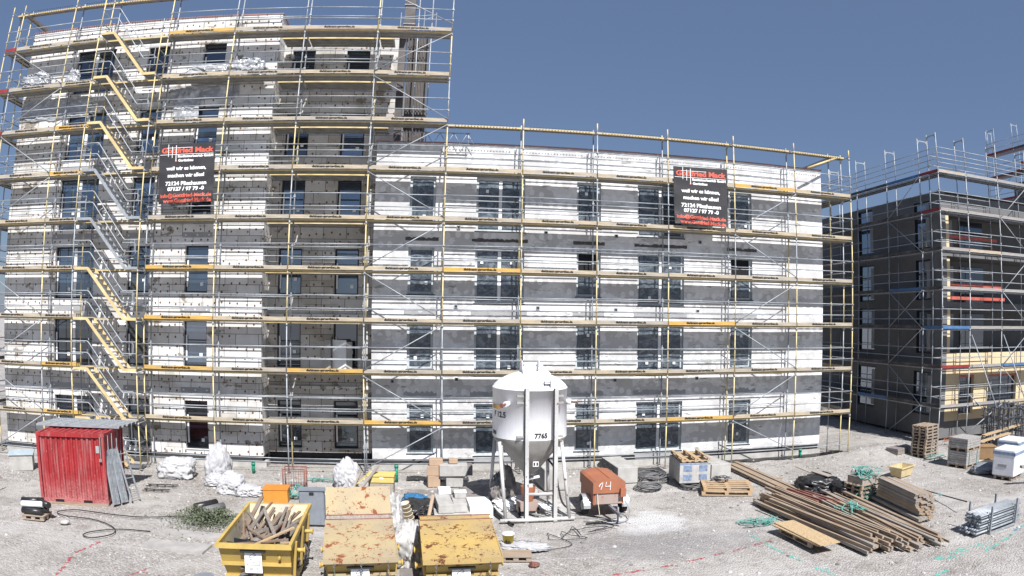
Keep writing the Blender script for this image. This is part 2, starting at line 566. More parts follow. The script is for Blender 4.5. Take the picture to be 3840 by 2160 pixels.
YF = .93
ROWS_L = [(.62, 2.65), (4.05, 5.95), (7.08, 9.02), (10.0, 11.95), (13.0, 14.93), (16.0, 17.88)]
ROWS_LD = [(.5, 2.65), (3.9, 5.95), (6.8, 9.02), (9.75, 11.97), (12.85, 14.93), (15.9, 17.92)]
def tall_building():
    t = thing('apartment_building', 'tall six storey shell clad in plugged insulation boards with a recessed balcony bay', 'building', (-11, 5, 0))
    t.location = (0, 0, 0)
    wins = []
    for i, (a, b) in enumerate(ROWS_LD):
        wins.append((-17.35, -15.28, a, b, 2, (1, 1, 0, 0, 0, 1)[i]))
    for i, (a, b) in enumerate(ROWS_L):
        wins.append((-13.58, -12.52, a, b, 1, (1, 1, 0, 0, 0, 1)[i]))
        wins.append((-10.86, -9.81, a, b, 1, (1, 0, 0, 0, 0, 1)[i]))
    wall('wall', -20.2, -7.42, .42, 19.15, YF, 1.07, [w_[:4] for w_ in wins], 'eps_left', t)
    fl_windows(t, wins, YF, 'left')
    w2 = []
    for i, (a, b) in enumerate(ROWS_L):
        w2.append((-7.02, -5.98, a, b, 1, (1, 1, 0, 0, 1, 1)[i]))
        w2.append((-4.57, -3.54, a, b, 1, (1, 1, 0, 0, 0, 1)[i]))
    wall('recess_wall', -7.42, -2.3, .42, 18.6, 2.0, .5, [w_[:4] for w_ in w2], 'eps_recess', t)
    fl_windows(t, w2, 2.0, 'left')
    b = MB(); b.box(-20.2, -2.3, 2.5, 13, .1, 18.3); b.box(-20.05, -7.42, 2.02, 2.48, .1, 19.1)
    b.obj('core', 'concrete', t)
    b = MB(); b.box(-7.42, -2.0, 1.9, 2.6, 18.6, 18.8); b.obj('parapet', 'white_plastic', t)
    b = MB(); b.box(-20.25, -7.38, YF - .03, 2.1, 19.15, 19.2); b.box(-7.36, -1.95, 1.86, 2.62, 18.8, 18.84)
    b.obj('capping', 'capping', t)
    b = MB(); b.box(-20.1, -7.5, YF + .05, 2, .18, .42); b.box(-7.5, -2.9, 2.06, 2.5, .18, .42)
    b.obj('damp_course', 'bitumen', t)
    b = MB(); b.box(-20.3, -7.3, YF - .02, 2, -.1, .18); b.box(-7.3, -2.9, 1.95, 2.5, -.1, .18)
    b.obj('footing', 'concrete', t)
    # grey lintel boards over the windows
    for (x0, x1, z0, z1, n, v) in wins:
        if z1 < 17.5:
            b = MB(); b.box(x0 - .15, x1 + .15, YF - .012, YF + .02, z1 + .33, z1 + .55)
            for k in range(3):
                b.tube((x0 + (x1 - x0) * k / 2, YF - .02, z1 + .44), (x0 + (x1 - x0) * k / 2, YF, z1 + .44), .035, 8, 1)
            b.obj('lintel_board', ['grey_panel', 'white_plastic'], t)
    # ceilings of the recessed bay (balcony slabs) seen from below only as thin rails of plaster
    for z in (3.0, 6.0, 9.0, 12.0, 15.0):
        b = MB(); b.box(-7.40, -2.9, 1.90, 1.998, z + .15, z + .27); b.obj('floor_edge', 'eps_left', t)
    # plastic sheets hanging over the facade
    def sheet(x0, x1, z0, z1, y, seed, lab=None, amp=.12):
        nx, nz = 26, 22; vs = []
        for j in range(nz + 1):
            for i in range(nx + 1):
                u = i / nx; v = j / nz
                px = x0 + (x1 - x0) * u + noise.noise(Vector((v * 3, seed, u * 2))) * .12
                low = z0 + (z1 - z0) * max(0, .25 * noise.noise(Vector((u * 5, seed * 1.7, 0))) + .1)
                pz = low + (z1 - low) * v
                wv = abs(noise.noise(Vector((px * 4, pz * 1.6, seed)))) * amp + noise.noise(Vector((px * 9, pz * 7, seed))) * amp * .25
                vs.append((px, y - wv, pz))
        fs = [(j * (nx + 1) + i, j * (nx + 1) + i + 1, (j + 1) * (nx + 1) + i + 1, (j + 1) * (nx + 1) + i) for j in range(nz) for i in range(nx)]
        return MB().add(vs, fs, 0, True).obj('plastic_sheet', 'clear_film', t)
    sheet(-20.1, -16.2, 14.7, 15.75, YF - .03, 1.)
    sheet(-12.2, -9.0, 15.2, 15.85, YF - .03, 2.)
    sheet(-11.9, -10.7, 13.9, 15.8, YF - .05, 3., amp=.2)
    return t
tall_building()

ROWS_R = [(.66, 2.68), (4.12, 5.98), (7.13, 9.02), (10.0, 11.94)]
ROWS_RD = [(.55, 2.70), (3.87, 6.0), (6.80, 9.02), (9.74, 11.96)]
def low_building():
    t = thing('apartment_building', 'long four storey building front clad in white insulation with film covered windows', 'building')
    wins = []
    for i in range(4):
        a, b = ROWS_R[i]; c, d = ROWS_RD[i]
        wins.append((-1.42, -.36, a, b, 1, 0))
        wins.append((1.3, 3.31, c, d, 2, 0))
        wins.append((5.5, 6.53, a, b, 1, 3 if i == 2 else 0))
        wins.append((8.15, 10.26, c, d, 2, 0))
        wins.append((12.48, 13.57, a, b, 1, 3 if i == 2 else 0))
    wall('wall', -2.85, 17.35, .42, 13.36, YF, .6, [w_[:4] for w_ in wins], 'eps_right', t, mat_reveal='frame_grey')
    fl_windows(t, wins, YF, 'right')
    b = MB(); b.box(-2.8, 17.3, YF + .6, 12, -.1, 13.1); b.obj('core', 'concrete', t)
    b = MB(); b.box(-2.9, 17.4, YF - .03, YF + .7, 13.36, 13.41); b.obj('capping', 'capping', t)
    b = MB(); b.box(-2.8, 17.3, YF + .04, YF + .6, .2, .42); b.obj('damp_course', 'bitumen', t)
    b = MB(); b.box(-2.9, 17.4, YF - .03, YF + .6, -.1, .2); b.obj('footing', 'concrete', t)
    # side edge strip: the insulation seen end-on with plug holes
    for (x, z) in [(4.2, 9.75), (7.2, 9.7), (11.0, 9.6), (.6, 9.85), (.55, 6.65), (3.9, 6.63), (7.2, 6.6), (10.9, 6.6), (7.2, 3.65), (10.9, 3.68), (.6, 3.7), (-2.0, 3.6)]:
        b = MB(); b.box(x - .07, x + .07, YF - .05, YF, z - .07, z + .07); b.box(x - .045, x + .045, YF - .055, YF - .05, z - .045, z + .045, 1)
        b.obj('outlet_box', ['galv', 'frame_dark'], t)
    # torn strips of adhesive above the shutter boxes
    def strip(x0, x1, z0, z1, seed, mat='grey_panel'):
        n = 26; top = []; bot = []
        for i in range(n + 1):
            u = i / n; x = x0 + (x1 - x0) * u
            top.append((x, YF - .006, z1 - abs(noise.noise(Vector((x * 5, seed, 0)))) * (z1 - z0) * .9 * (1 if mat else 1)))
            bot.append((x, YF - .006, z0 + abs(noise.noise(Vector((x * 3, seed, 5)))) * (z1 - z0) * .25))
        vs = top + bot
        fs = [(n + 1 + i, n + 2 + i, i + 1, i) for i in range(n)]
        MB().add(vs, fs).obj('adhesive_strip', mat, t)
    k = 0
    for x0, x1 in ((-1.55, -.2), (1.15, 3.45), (5.35, 6.7), (8.0, 10.4), (12.3, 13.8)):
        for z in (3.0, 6.3):
            strip(x0, x1, z, z + .24, 3.3 + k); k += 1
        strip(x0, x1, 9.28, 9.44, 9 + k, 'strip_dark')
    # grey board base below the garden doors
    for x0, x1 in ((1.3, 3.31), (8.15, 10.26)):
        b = MB(); b.box(x0, x1, YF - .01, YF + .02, .22, .50); b.obj('threshold_board', 'grey_panel', t)
    return t
low_building()

def far_building():
    t = thing('apartment_building', 'grey rendered building with a dark left side wall and open balconies at the far right', 'building')
    wins = [(1.85, 3.15, 10.2, 12.75, 1, 0), (7.1, 8.6, 10.3, 13.0, 1, 0), (1.9, 3.15, 7.42, 9.6, 1, 0), (7.1, 8.58, 7.45, 9.65, 1, 0),
            (1.88, 3.1, 4.55, 6.85, 1, 0), (7.03, 8.62, 4.48, 7.05, 1, 0), (1.73, 3.25, 1.25, 3.57, 1, 0), (6.9, 8.65, 1.14, 3.58, 1, 0)]
    XS = 25.1; YW = 1.0
    wall('side_wall', YW, 22, .1, 13.15, XS, .4, [w_[:4] for w_ in wins], 'concrete_dark', t, axis='y', reveal=.2, mat_reveal='frame_dark')
    for (a, b_, c, d, n, v) in wins:
        f = MB()
        x = XS + .1
        for q in ((a, b_, c, c + .09), (a, b_, d - .09, d), (a, a + .09, c + .09, d - .09), (b_ - .09, b_, c + .09, d - .09), (a + .09, b_ - .09, (c + d) / 2 + .3, (c + d) / 2 + .37)):
            f.box(x, x + .06, q[0], q[1], q[2], q[3])
        f.box(x - .08, x, a, b_, c - .05, c - .01, 1)
        fr = f.obj('window', ['frame_dark', 'white_plastic'], t)
        MB().box(x + .02, x + .04, a + .09, b_ - .09, c + .09, d - .09).obj('pane', 'glass', fr)
        MB().box(x - .02, x + .0, a + .12, a + .42, c + .15, d - .2).obj('roller_guide', 'grey_panel', fr)
    # front: solid ground floor in cream boards, three open balcony storeys above
    op = [(26.5, 27.7, 1.3, 3.42), (28.9, 31.4, 1.3, 3.38), (33.0, 35.5, 1.3, 3.38)]
    wall('cream_wall', 25.5, 40, 1.0, 4.6, YW, .3, op, 'cream_panel', t, mat_reveal='cream_panel')
    b = MB()
    b.box(25.5, 40, YW + .05, YW + .4, .1, 1.0)
    b.obj('plinth', 'concrete_dark', t)
    for a in op:
        MB().box(a[0] + .05, a[1] - .05, YW + .2, YW + .25, a[2] + .03, a[3] - .03).obj('balcony_door', 'glass_dark', t)
        MB().box(a[0], a[1], YW + .05, YW + .2, a[3] - .12, a[3] - .002).obj('shutter_box', 'red_paint', t)
    for z0, z1 in ((7.0, 7.3), (9.72, 9.95), (12.2, 13.05)):
        MB().box(25.5, 40, YW, 3.2, z0, z1).obj('balcony_slab', 'concrete_dark', t)
    MB().box(25.5, 40, 3.2, 14, .1, 13.1).obj('core', 'concrete_dark', t)
    MB().box(25.1, 40, YW - .01, YW + .45, 13.15, 13.2).obj('capping', 'concrete', t)
    for z in (4.62, 7.32, 9.97):
        for x in (25.55,):
            MB().box(x, x + .22, YW + .05, YW + .3, z, z + 2.3).obj('pillar_board', 'cream_panel', t)
        for k in range(5):
            MB().box(26.0 + k * .42, 26.32 + k * .42, 3.1, 3.19, z + .02, z + 2.1).obj('glazing_bar', ['frame_dark', 'galv', 'void'][k % 3], t)
        MB().box(28.6, 30.6, 3.12, 3.19, z + .02, z + 2.1).obj('balcony_door', 'glass_dark', t)
    # red formwork beams lying on the slabs
    for (xa, xb, z) in ((25.8, 30.3, 8.15), (25.8, 30.6, 7.45), (25.8, 30.0, 10.75), (25.8, 31.2, 10.12)):
        tag(MB().box(xa, xb, YW + .35, YW + .47, z, z + .17).obj('steel_beam', 'red_paint'),
            {8.15: 'upper red steel beam across the second balcony of the far building', 7.45: 'lower red steel beam across the second balcony of the far building',
             10.75: 'upper red steel beam across the top balcony of the far building', 10.12: 'lower red steel beam across the top balcony of the far building'}[z], 'beam', 'red beams on the far balconies')
far_building()
# ============================================================ SCAFFOLDS
_c = {}
def cached(key, fn):
    """One mesh datablock per key: fn builds it once and returns an object whose data is reused."""
    if key not in _c:
        o = fn(); _c[key] = o.data; bpy.data.objects.remove(o)
    return _c[key]
def part(name, data, parent, loc=(0, 0, 0), rot=(0, 0, 0)):
    o = bpy.data.objects.new(name, data); COL.objects.link(o)
    o.parent = parent; o.location = loc; o.rotation_euler = rot
    return o

def rail_data(L, r=.021):
    return cached(('rail', round(L, 3), r), lambda: MB().tube((0.02, 0, 0), (L - .02, 0, 0), r, 6).tube((0, 0, 0), (.05, 0, 0), r * 1.5, 6).tube((L - .05, 0, 0), (L, 0, 0), r * 1.5, 6).obj('guard_rail', 'galv'))
def deck_data(L, dy, holes=False, dark=False, w0=.06, w1=.69):
    def f():
        b = MB()
        n = max(1, round((w1 - w0) / .32)); wd = (w1 - w0) / n
        for k in range(n):
            y0 = (w0 + k * wd + .006) * dy; y1 = (w0 + (k + 1) * wd - .006) * dy
            b.box(.03, L - .03, min(y0, y1), max(y0, y1), -.035, 0)
            for yy in (y0, y1 - .014 * dy):
                b.box(.03, L - .03, min(yy, yy + .014 * dy), max(yy, yy + .014 * dy), -.085, -.036)
            b.box(.03, .09, min(y0, y1), max(y0, y1), -.07, -.04); b.box(L - .09, L - .03, min(y0, y1), max(y0, y1), -.07, -.04)
        e0 = (w0 - .012) * dy; e1 = (w0 - .002) * dy
        b.box(.03, L - .03, min(e0, e1), max(e0, e1), -.085, -.03, 1)
        if holes:
            x = .3
            while x < L - .3:
                ya = (w0 - .016) * dy
                b.box(x, x + .055, min(ya, ya + .004 * dy), max(ya, ya + .004 * dy), -.072, -.045, 2)
                b.box(x, x + .055, min(.15 * dy, .2 * dy) , max(.15 * dy, .2 * dy), -.038, -.0355, 2)
                x += .13
        return b.obj('deck', ['galv_dark' if dark else 'plank', 'galv' if dark else 'plank_edge', 'void'])
    return cached(('deck', round(L, 3), dy, holes, dark, w0, w1), f)
def toe_data(L, dy, mat):
    return cached(('toe', round(L, 3), dy, mat), lambda: MB().box(.02, L - .03, min(-.035 * dy, -.005 * dy), max(-.035 * dy, -.005 * dy), .0, .15).obj('toe_board', mat))
def text_data():
    def f():
        me = text_mesh('diehlmann-geruestbau.de', .128, .008)
        me = me.copy(); me.materials.clear(); me.materials.append(M['ink'])
        return bpy.data.objects.new('x', me)
    return cached('txt', f)

def standard(parent, x, y, z0, z1, seed, yellow=.5, levels=(), r=.027, base=True, inner=False):
    b = MB(); rnd = random.Random(seed); z = z0; col = 0
    zz = [z0] + [l * 2. - .15 + (.0 if not inner else .05) for l in range(1, 20) if z0 < l * 2. - .15 < z1] + [z1]
    for i in range(len(zz) - 1):
        if rnd.random() < .75 or i == 0: col = 1 if rnd.random() < yellow else 0
        b.tube((x, y, zz[i]), (x, y, zz[i + 1]), r, 8, col)
        if i: b.tube((x, y, zz[i] - .06), (x, y, zz[i] + .06), r * 1.35, 8, 0)
    for l in levels:
        for dz in (.5, 1.0):
            b.box(x - .045, x + .045, y - .045, y + .02, l * 2 + dz - .035, l * 2 + dz + .035, 0)
    if base:
        b.box(x - .075, x + .075, y - .075, y + .075, z0, z0 + .01, 0)
        b.tube((x, y, z0 + .01), (x, y, z0 + .4), .018, 8, 0)
        b.box(x - .06, x + .06, y - .015, y + .015, z0 + .18, z0 + .2, 0)
    return b.obj('standard', ['galv', 'yellow_tube'], parent)

def transoms(parent, xs, levels, dy, z_off=-.05, w=.73, dark=False):
    for x in xs:
        for l in levels:
            d = cached(('tr', dy, w, dark), lambda: MB().tube((0, 0, 0), (0, w * dy, 0), .021, 6).tube((0, .02 * dy, -.18), (0, .16 * dy, -.02), .014, 5).tube((0, (w - .02) * dy, -.18), (0, (w - .16) * dy, -.02), .014, 5).obj('transom', 'galv_dark' if dark else 'galv'))
            part('transom', d, parent, (x, 0, l * 2 + z_off))

def brace(parent, p, q, r=.021, mat='galv'):
    MB().tube(p, q, r, 7).obj('brace', mat, parent)

rails_pool = []
def add_rail(parent, x0, L, y, z, rnd, dist=0):
    o_rot = (0, rnd.uniform(-.004, .004), rnd.uniform(-.003, .003))
    rails_pool.append((parent, x0, L, y, z + rnd.uniform(-.012, .012), o_rot))
def flush_rails(limit=100, key=None, name='guard_rail'):
    pool = sorted(rails_pool, key=key) if key else rails_pool
    for i, (parent, x0, L, y, z, rot) in enumerate(pool):
        if i < limit:
            part(name, rail_data(L), parent, (x0, y, z), rot)
    rest = pool[limit:]
    if rest:
        b = MB()
        for (parent, x0, L, y, z, rot) in rest:
            b.tube((x0 + .02, y, z), (x0 + L - .02, y, z - rot[1] * L), .021, 6)
        o = b.obj(name, 'galv', rest[0][0]); o['kind'] = 'stuff'
    rails_pool.clear()

ZB = 0.02
# ---------------------------------------------------------- tall building, front
XL = [-21.2, -20.49, -17.42, -15.35, -12.28, -9.21, -6.14, -3.07, 0.0]
def tall_scaffold():
    t = thing('scaffold', 'tall nine deck facade scaffold of yellow and steel posts on the six storey building', 'scaffold')
    rnd = random.Random(3)
    for i, x in enumerate(XL):
        if i == len(XL) - 1:
            tops = 24.0
        else:
            tops = 20.3 if x < -8 else 24.0
        standard(t, x, 0, ZB, tops, 11 + i, .72 if x < -3.5 else .45, range(1, 10))
        zi = 13.2 if i == 8 else ZB
        if i < 8: standard(t, x, .73, ZB, tops, 31 + i, .35, range(1, 10), inner=True)
        else: standard(t, x, .73, ZB, 13.9, 31 + i, .35, range(1, 7), inner=True)
    transoms(t, XL, range(1, 10), 1)
    transoms(t, XL[:6], [10], 1, -.0)
    yel = {(5 - 1, 4): 1, (4, 3): 1, (4, 2): 1, (6, 2): 1, (2, 2): 1, (2, 6): 1, (2, 7): 1, (4, 9): 1, (2, 1): 1, (7, 1): 1, (4, 7): 0}
    for i in range(len(XL) - 1):
        L = XL[i + 1] - XL[i]
        for l in range(1, 10):
            z = 2. * l
            part('deck', deck_data(L, 1), t, (XL[i], 0, z + rnd.uniform(-.01, .01)))
            if i != 3:
                mat = 'toe_yellow' if yel.get((i, l)) else ('toe_red' if i == 0 else 'toe_grey')
                tb = part('toe_board', toe_data(L, 1, mat), t, (XL[i], 0, z), (0, rnd.uniform(-.004, .004), 0))
                if L > 2:
                    part('lettering', text_data(), tb, (L * (.47 if L > 3 else .42), -.037, .04), (math.pi / 2, 0, 0))
                for dz in (.5, 1.0):
                    add_rail(t, XL[i], L, -.035, z + dz, rnd)
    flush_rails(100, key=lambda r_: abs(r_[1]) + abs(r_[4] - 6))
    for i in range(len(XL) - 1):
        L = XL[i + 1] - XL[i]
        for l in range(1, 10):
            for dz in (.48, .95):
                if i >= 7 and l > 6: continue
                if rnd.random() < .85: add_rail(t, XL[i], L, .765, 2. * l + dz, rnd)
    flush_rails(0, name='inner_guard_rail')
    # single plank on top
    for i in range(0, 5):
        L = XL[i + 1] - XL[i]
        part('deck', deck_data(L, 1, True, False, .42, .73), t, (XL[i], 0, 20.06))
    # inward brackets at the recessed bay
    for i in (5, 6, 7):
        x0 = max(XL[i], -7.30); x1 = XL[i + 1] if i < 7 else -2.4
        if x1 - x0 < .5: continue
        for l in range(1, 10):
            if i == 7 and l < 7: continue
            part('deck', deck_data(round(x1 - x0, 3), 1, False, False, .80, 1.74), t, (x0, 0, 2 * l - .02))
    # braces
    A, B, G, H = XL[1], XL[2], XL[7], XL[8]
    y = -.06
    for (x0, z0, x1, z1) in [(A, 18, B, 16), (B, 16, A, 14), (A, 14, B, 12), (B, 12, A, 10), (A, 8, B, 6), (B, 6, A, 4), (A, 4, B, 2), (B, 2, A, .2),
                             (G, 16, H, 18), (G, 16, H, 14), (H, 14, G, 12), (G, 12, H, 10), (H, 10, G, 8), (G, 8, H, 6), (H, 6, G, 4), (G, 4, H, 2), (H, 2, G, .2), (G, 20, H, 18.2)]:
        s = .12 if z1 > z0 else -.12
        brace(t, (x0, y, z0 + s * (1 if z0 > .5 else 0)), (x1, y, z1 - s * (1 if z1 > .5 else 0)))
    # ledger near the ground
    for i in range(len(XL) - 1):
        for yy in (0, .73):
            MB().tube((XL[i], yy, .42), (XL[i + 1], yy, .42), .021, 6).obj('ledger', 'galv', t)
    return t
tall_scaffold()

# ---------------------------------------------------------- tall building, left return
def left_return():
    t = thing('scaffold', 'side scaffold running back along the left end of the tall building', 'scaffold')
    ys = [.73, 3.8, 6.87, 9.94]
    rnd = random.Random(5)
    for i, y in enumerate(ys[1:]):
        for x in (-21.2, -20.49):
            standard(t, x, y, ZB, 20.3, 60 + i, .3, range(1, 10))
    for i in range(3):
        L = 3.07
        for l in range(1, 10):
            z = 2. * l
            o = part('deck', deck_data(L, -1), t, (-21.2, ys[i], z), (0, 0, math.pi / 2))
            part('toe_board', toe_data(L, -1, 'toe_grey'), t, (-21.2, ys[i], z), (0, 0, math.pi / 2))
            for dz in (.5, 1.0):
                for x in (-21.23, -20.45):
                    MB().tube((x, ys[i], z + dz), (x, ys[i + 1], z + dz), .021, 6).obj('guard_rail', 'galv', t) if (i < 2 and x < -21) else None
    for y in ys[1:]:
        for l in range(1, 10):
            MB().tube((-21.2, y, 2 * l - .05), (-20.49, y, 2 * l - .05), .021, 6).obj('transom', 'galv', t)
    part('deck', deck_data(3.07, -1, True, False, .42, .73), t, (-21.2, .73, 20.05), (0, 0, math.pi / 2))
left_return()

# ---------------------------------------------------------- stair tower
def stair_tower():
    t = thing('stair_tower', 'scaffold stair tower with zigzag flights of steps up the tall building', 'stair tower')
    x0, x1, y0 = -15.35, -12.25, -.80
    standard(t, x0, y0, ZB, 21.2, 90, .75, ())
    standard(t, x1, y0, ZB, 18.4, 91, .6, ())
    xa, xb = -14.62, -12.90
    for l in range(0, 9):
        zt = 2. * (l + 1); zb = 2. * l + (0 if l else .1)
        col = 'galv' if l in (4, 5) else 'stair_paint'
        fl = thing('flight', '', 'x'); del fl['label']; del fl['category']
        fl.parent = t
        for j, yy in enumerate((y0 + .06, -.12)):
            b = MB()
            b.bar((x0 + .05, yy, zt - .03), (xa, yy, zt - .03), .04, .11, 0, (0, 0, 1))
            b.bar((xa - .02, yy, zt - .03), (xb + .02, yy, zb - .03 + (0 if l else .05)), .041, .12, 0, (0, 0, 1))
            if l: b.bar((xb, yy, zb - .03), (x1 - .02, yy, zb - .03), .04, .11, 0, (0, 0, 1))
            b.obj('stringer', col, fl)
        n = 9
        for k in range(1, n):
            u = k / n
            x = xa + (xb - xa) * u; z = zt + (zb - zt) * u
            part('tread', cached('tread', lambda: MB().box(-.09, .09, y0 + .09, -.15, -.03, 0).obj('tread', 'galv')), fl, (x, 0, z))
        part('landing', cached('landL', lambda: MB().box(0, .72, y0 + .085, -.145, -.05, 0).box(0.02, .70, y0 + .12, -.17, -.09, -.051).obj('landing', 'galv_dark')), fl, (x0 + .03, 0, zt - .001))
        part('landing', cached('landR', lambda: MB().box(0, .62, y0 + .085, -.145, -.05, 0).box(0.02, .60, y0 + .12, -.17, -.09, -.051).obj('landing', 'galv_dark')), fl, (xb, 0, zb + .001))
        for h in (1.08, .62):
            b = MB()
            yy = y0 - .02
            pts = [(x0, yy, zt + h), (xa + .05, yy, zt + h), (xa + .14, yy, zt + h - .06), (xb - .1, yy, zb + h + .1), (xb, yy, zb + h), (x1, yy, zb + h)]
            b.path(pts, .021, 7)
            b.obj('handrail', 'galv', fl)
        b = MB()
        for u in (.28, .8):
            px = xa + (xb - xa) * u; pz = zt + (zb - zt) * u
            b.tube((px - .12, y0 - .02, pz + .76), (px + .12, y0 - .02, pz + .94), .016, 6)
        # small gate frames at the landings
        gx0, gx1 = xb + .02, x1 - .06
        b.path([(gx0 - .5, -.1, zb + 1.05), (gx0 + .1, -.1, zb + 1.05), (gx0 + .16, -.1, zb + .95), (gx0 + .16, -.1, zb + .62), (gx0 + .1, -.1, zb + .5), (gx0 - .45, -.1, zb + .5)], .017, 6)
        b.path([(gx1 - .12, y0 - .02, zb + .62), (gx1 - .12, y0 - .02, zb + 1.08)], .017, 6)
        b.path([(x1, y0, zb + 1.0), (x1 + .0, -.1, zb + 1.0), (x1, -.08, zb + .6), (x1, y0, zb + .55)], .017, 6)
        b.path([(x0, y0, zt + 1.0), (x0, -.05, zt + 1.0)], .02, 6); b.path([(x0, y0, zt + .5), (x0, -.05, zt + .5)], .02, 6)
        b.split('gate_frame', 'galv', fl)
        for x in (x0, x1):
            if l < 8: MB().tube((x, y0, zt - .12), (x, 0, zt - .12), .022, 6).obj('transom', 'galv', fl)
    return t
stair_tower()

# ---------------------------------------------------------- low building, front and right end
XR = [0.0, 3.07, 6.14, 9.21, 12.28, 15.35, 18.42]
def low_scaffold():
    t = thing('scaffold', 'long six deck facade scaffold in front of the white four storey building', 'scaffold')
    rnd = random.Random(9)
    for i, x in enumerate(XR[1:]):
        standard(t, x, 0, ZB, 14.28, 111 + i * 3, .75, range(1, 7))
        standard(t, x if i < 5 else 17.69, .73, ZB, 14.2, 131 + i, .3, range(1, 7), inner=True)
    standard(t, 18.42, .73, ZB, 14.2, 140, .2, range(1, 7), inner=True)
    transoms(t, XR[1:], range(1, 8), 1)
    yel = {(0, 4), (3, 3), (3, 1), (4, 6), (0, 1) if False else (3, 1)}
    for i in range(6):
        L = 3.07
        for l in range(1, 7):
            z = 2. * l
            part('deck', deck_data(L, 1), t, (XR[i], 0, z + rnd.uniform(-.01, .01)))
            mat = 'toe_yellow' if (i, l) in yel else 'toe_grey'
            tb = part('toe_board', toe_data(L, 1, mat), t, (XR[i], 0, z), (0, rnd.uniform(-.004, .004), 0))
            flip = (i, l) == (1, 1)
            part('lettering', text_data(), tb, (L * (.47 if not flip else .6), -.037, .04 if not flip else .12), (math.pi / 2, math.pi if flip else 0, 0))
            for dz in (.5, 1.0):
                add_rail(t, XR[i], L, -.035, z + dz, rnd)
        part('deck', deck_data(L, 1, True, False, .38, .70), t, (XR[i], 0, 14.03))
    for i in range(6):
        for yy in (0, .73):
            MB().tube((XR[i], yy, .5), (XR[i + 1], yy, .5), .021, 6).obj('ledger', 'galv', t)
    flush_rails(100)
    for i in range(6):
        for l in range(1, 7):
            for dz in (.48, .95):
                if i == 5: continue
                add_rail(t, XR[i], 3.07, .765, 2. * l + dz, rnd)
    flush_rails(0, name='inner_guard_rail')
    K_, L_, Mx = XR[3], XR[4], XR[5]
    y = -.06
    for (xa, za, xb, zb) in [(L_, 10, Mx, 12), (L_, 10, Mx, 8), (Mx, 8, L_, 6), (L_, 6, Mx, 4), (Mx, 4, L_, 2), (L_, 2, Mx, .3)]:
        s = .12 if zb > za else -.12
        brace(t, (xa, y, za + s), (xb, y, zb - s))
    # planks tied on edge under the top, left of the corner
    brace(t, (16.2, .2, 13.25), (18.1, .45, 14.0), .05, 'plank_edge')
    # right return
    ys = [.73, 3.8, 6.87, 9.94]
    for i, yv in enumerate(ys[1:]):
        for x in (18.42, 17.69):
            standard(t, x, yv, ZB, 14.2, 160 + i, .5, range(1, 7))
    for i in range(3):
        for l in range(1, 7):
            part('deck', deck_data(3.07, 1, False, False), t, (18.42, ys[i], 2. * l), (0, 0, math.pi / 2))
            part('toe_board', toe_data(3.07, -1, 'toe_grey'), t, (18.42, ys[i], 2. * l), (0, 0, math.pi / 2)) if i < 2 else None
            for dz in (.5, 1.0):
                MB().tube((18.46, ys[i], 2 * l + dz), (18.46, ys[i + 1], 2 * l + dz), .021, 6).obj('side_guard_rail', 'galv', t)
    for yv in ys:
        for l in range(1, 8):
            MB().tube((18.42, yv, 2 * l - .05), (17.69, yv, 2 * l - .05), .021, 6).obj('side_transom', 'galv', t)
    part('deck', deck_data(3.07, 1, True, False, .38, .70), t, (18.42, .73, 14.03), (0, 0, math.pi / 2))
low_scaffold()

def girder():
    t = thing('lattice_girder', 'aluminium lattice girder sticking out sideways over the white roof from the tall scaffold', 'girder', (0, 0, 0))
    b = MB(); y = .62
    for z in (13.25, 13.72):
        b.tube((-2.9, y, z), (.95, y, z), .024, 8)
    b.split('chord', 'galv', t)
    x = -2.8
    while x < .6:
        MB().tube((x, y, 13.25), (x + .28, y, 13.72), .014, 6).obj('lattice_bar', 'galv', t)
        MB().tube((x + .28, y, 13.72), (x + .56, y, 13.25), .014, 6).obj('lattice_bar', 'galv', t)
        x += .56
    MB().tube((.88, y, 13.2), (.88, y, 13.75), .02, 6).obj('lattice_bar', 'galv', t)
girder()

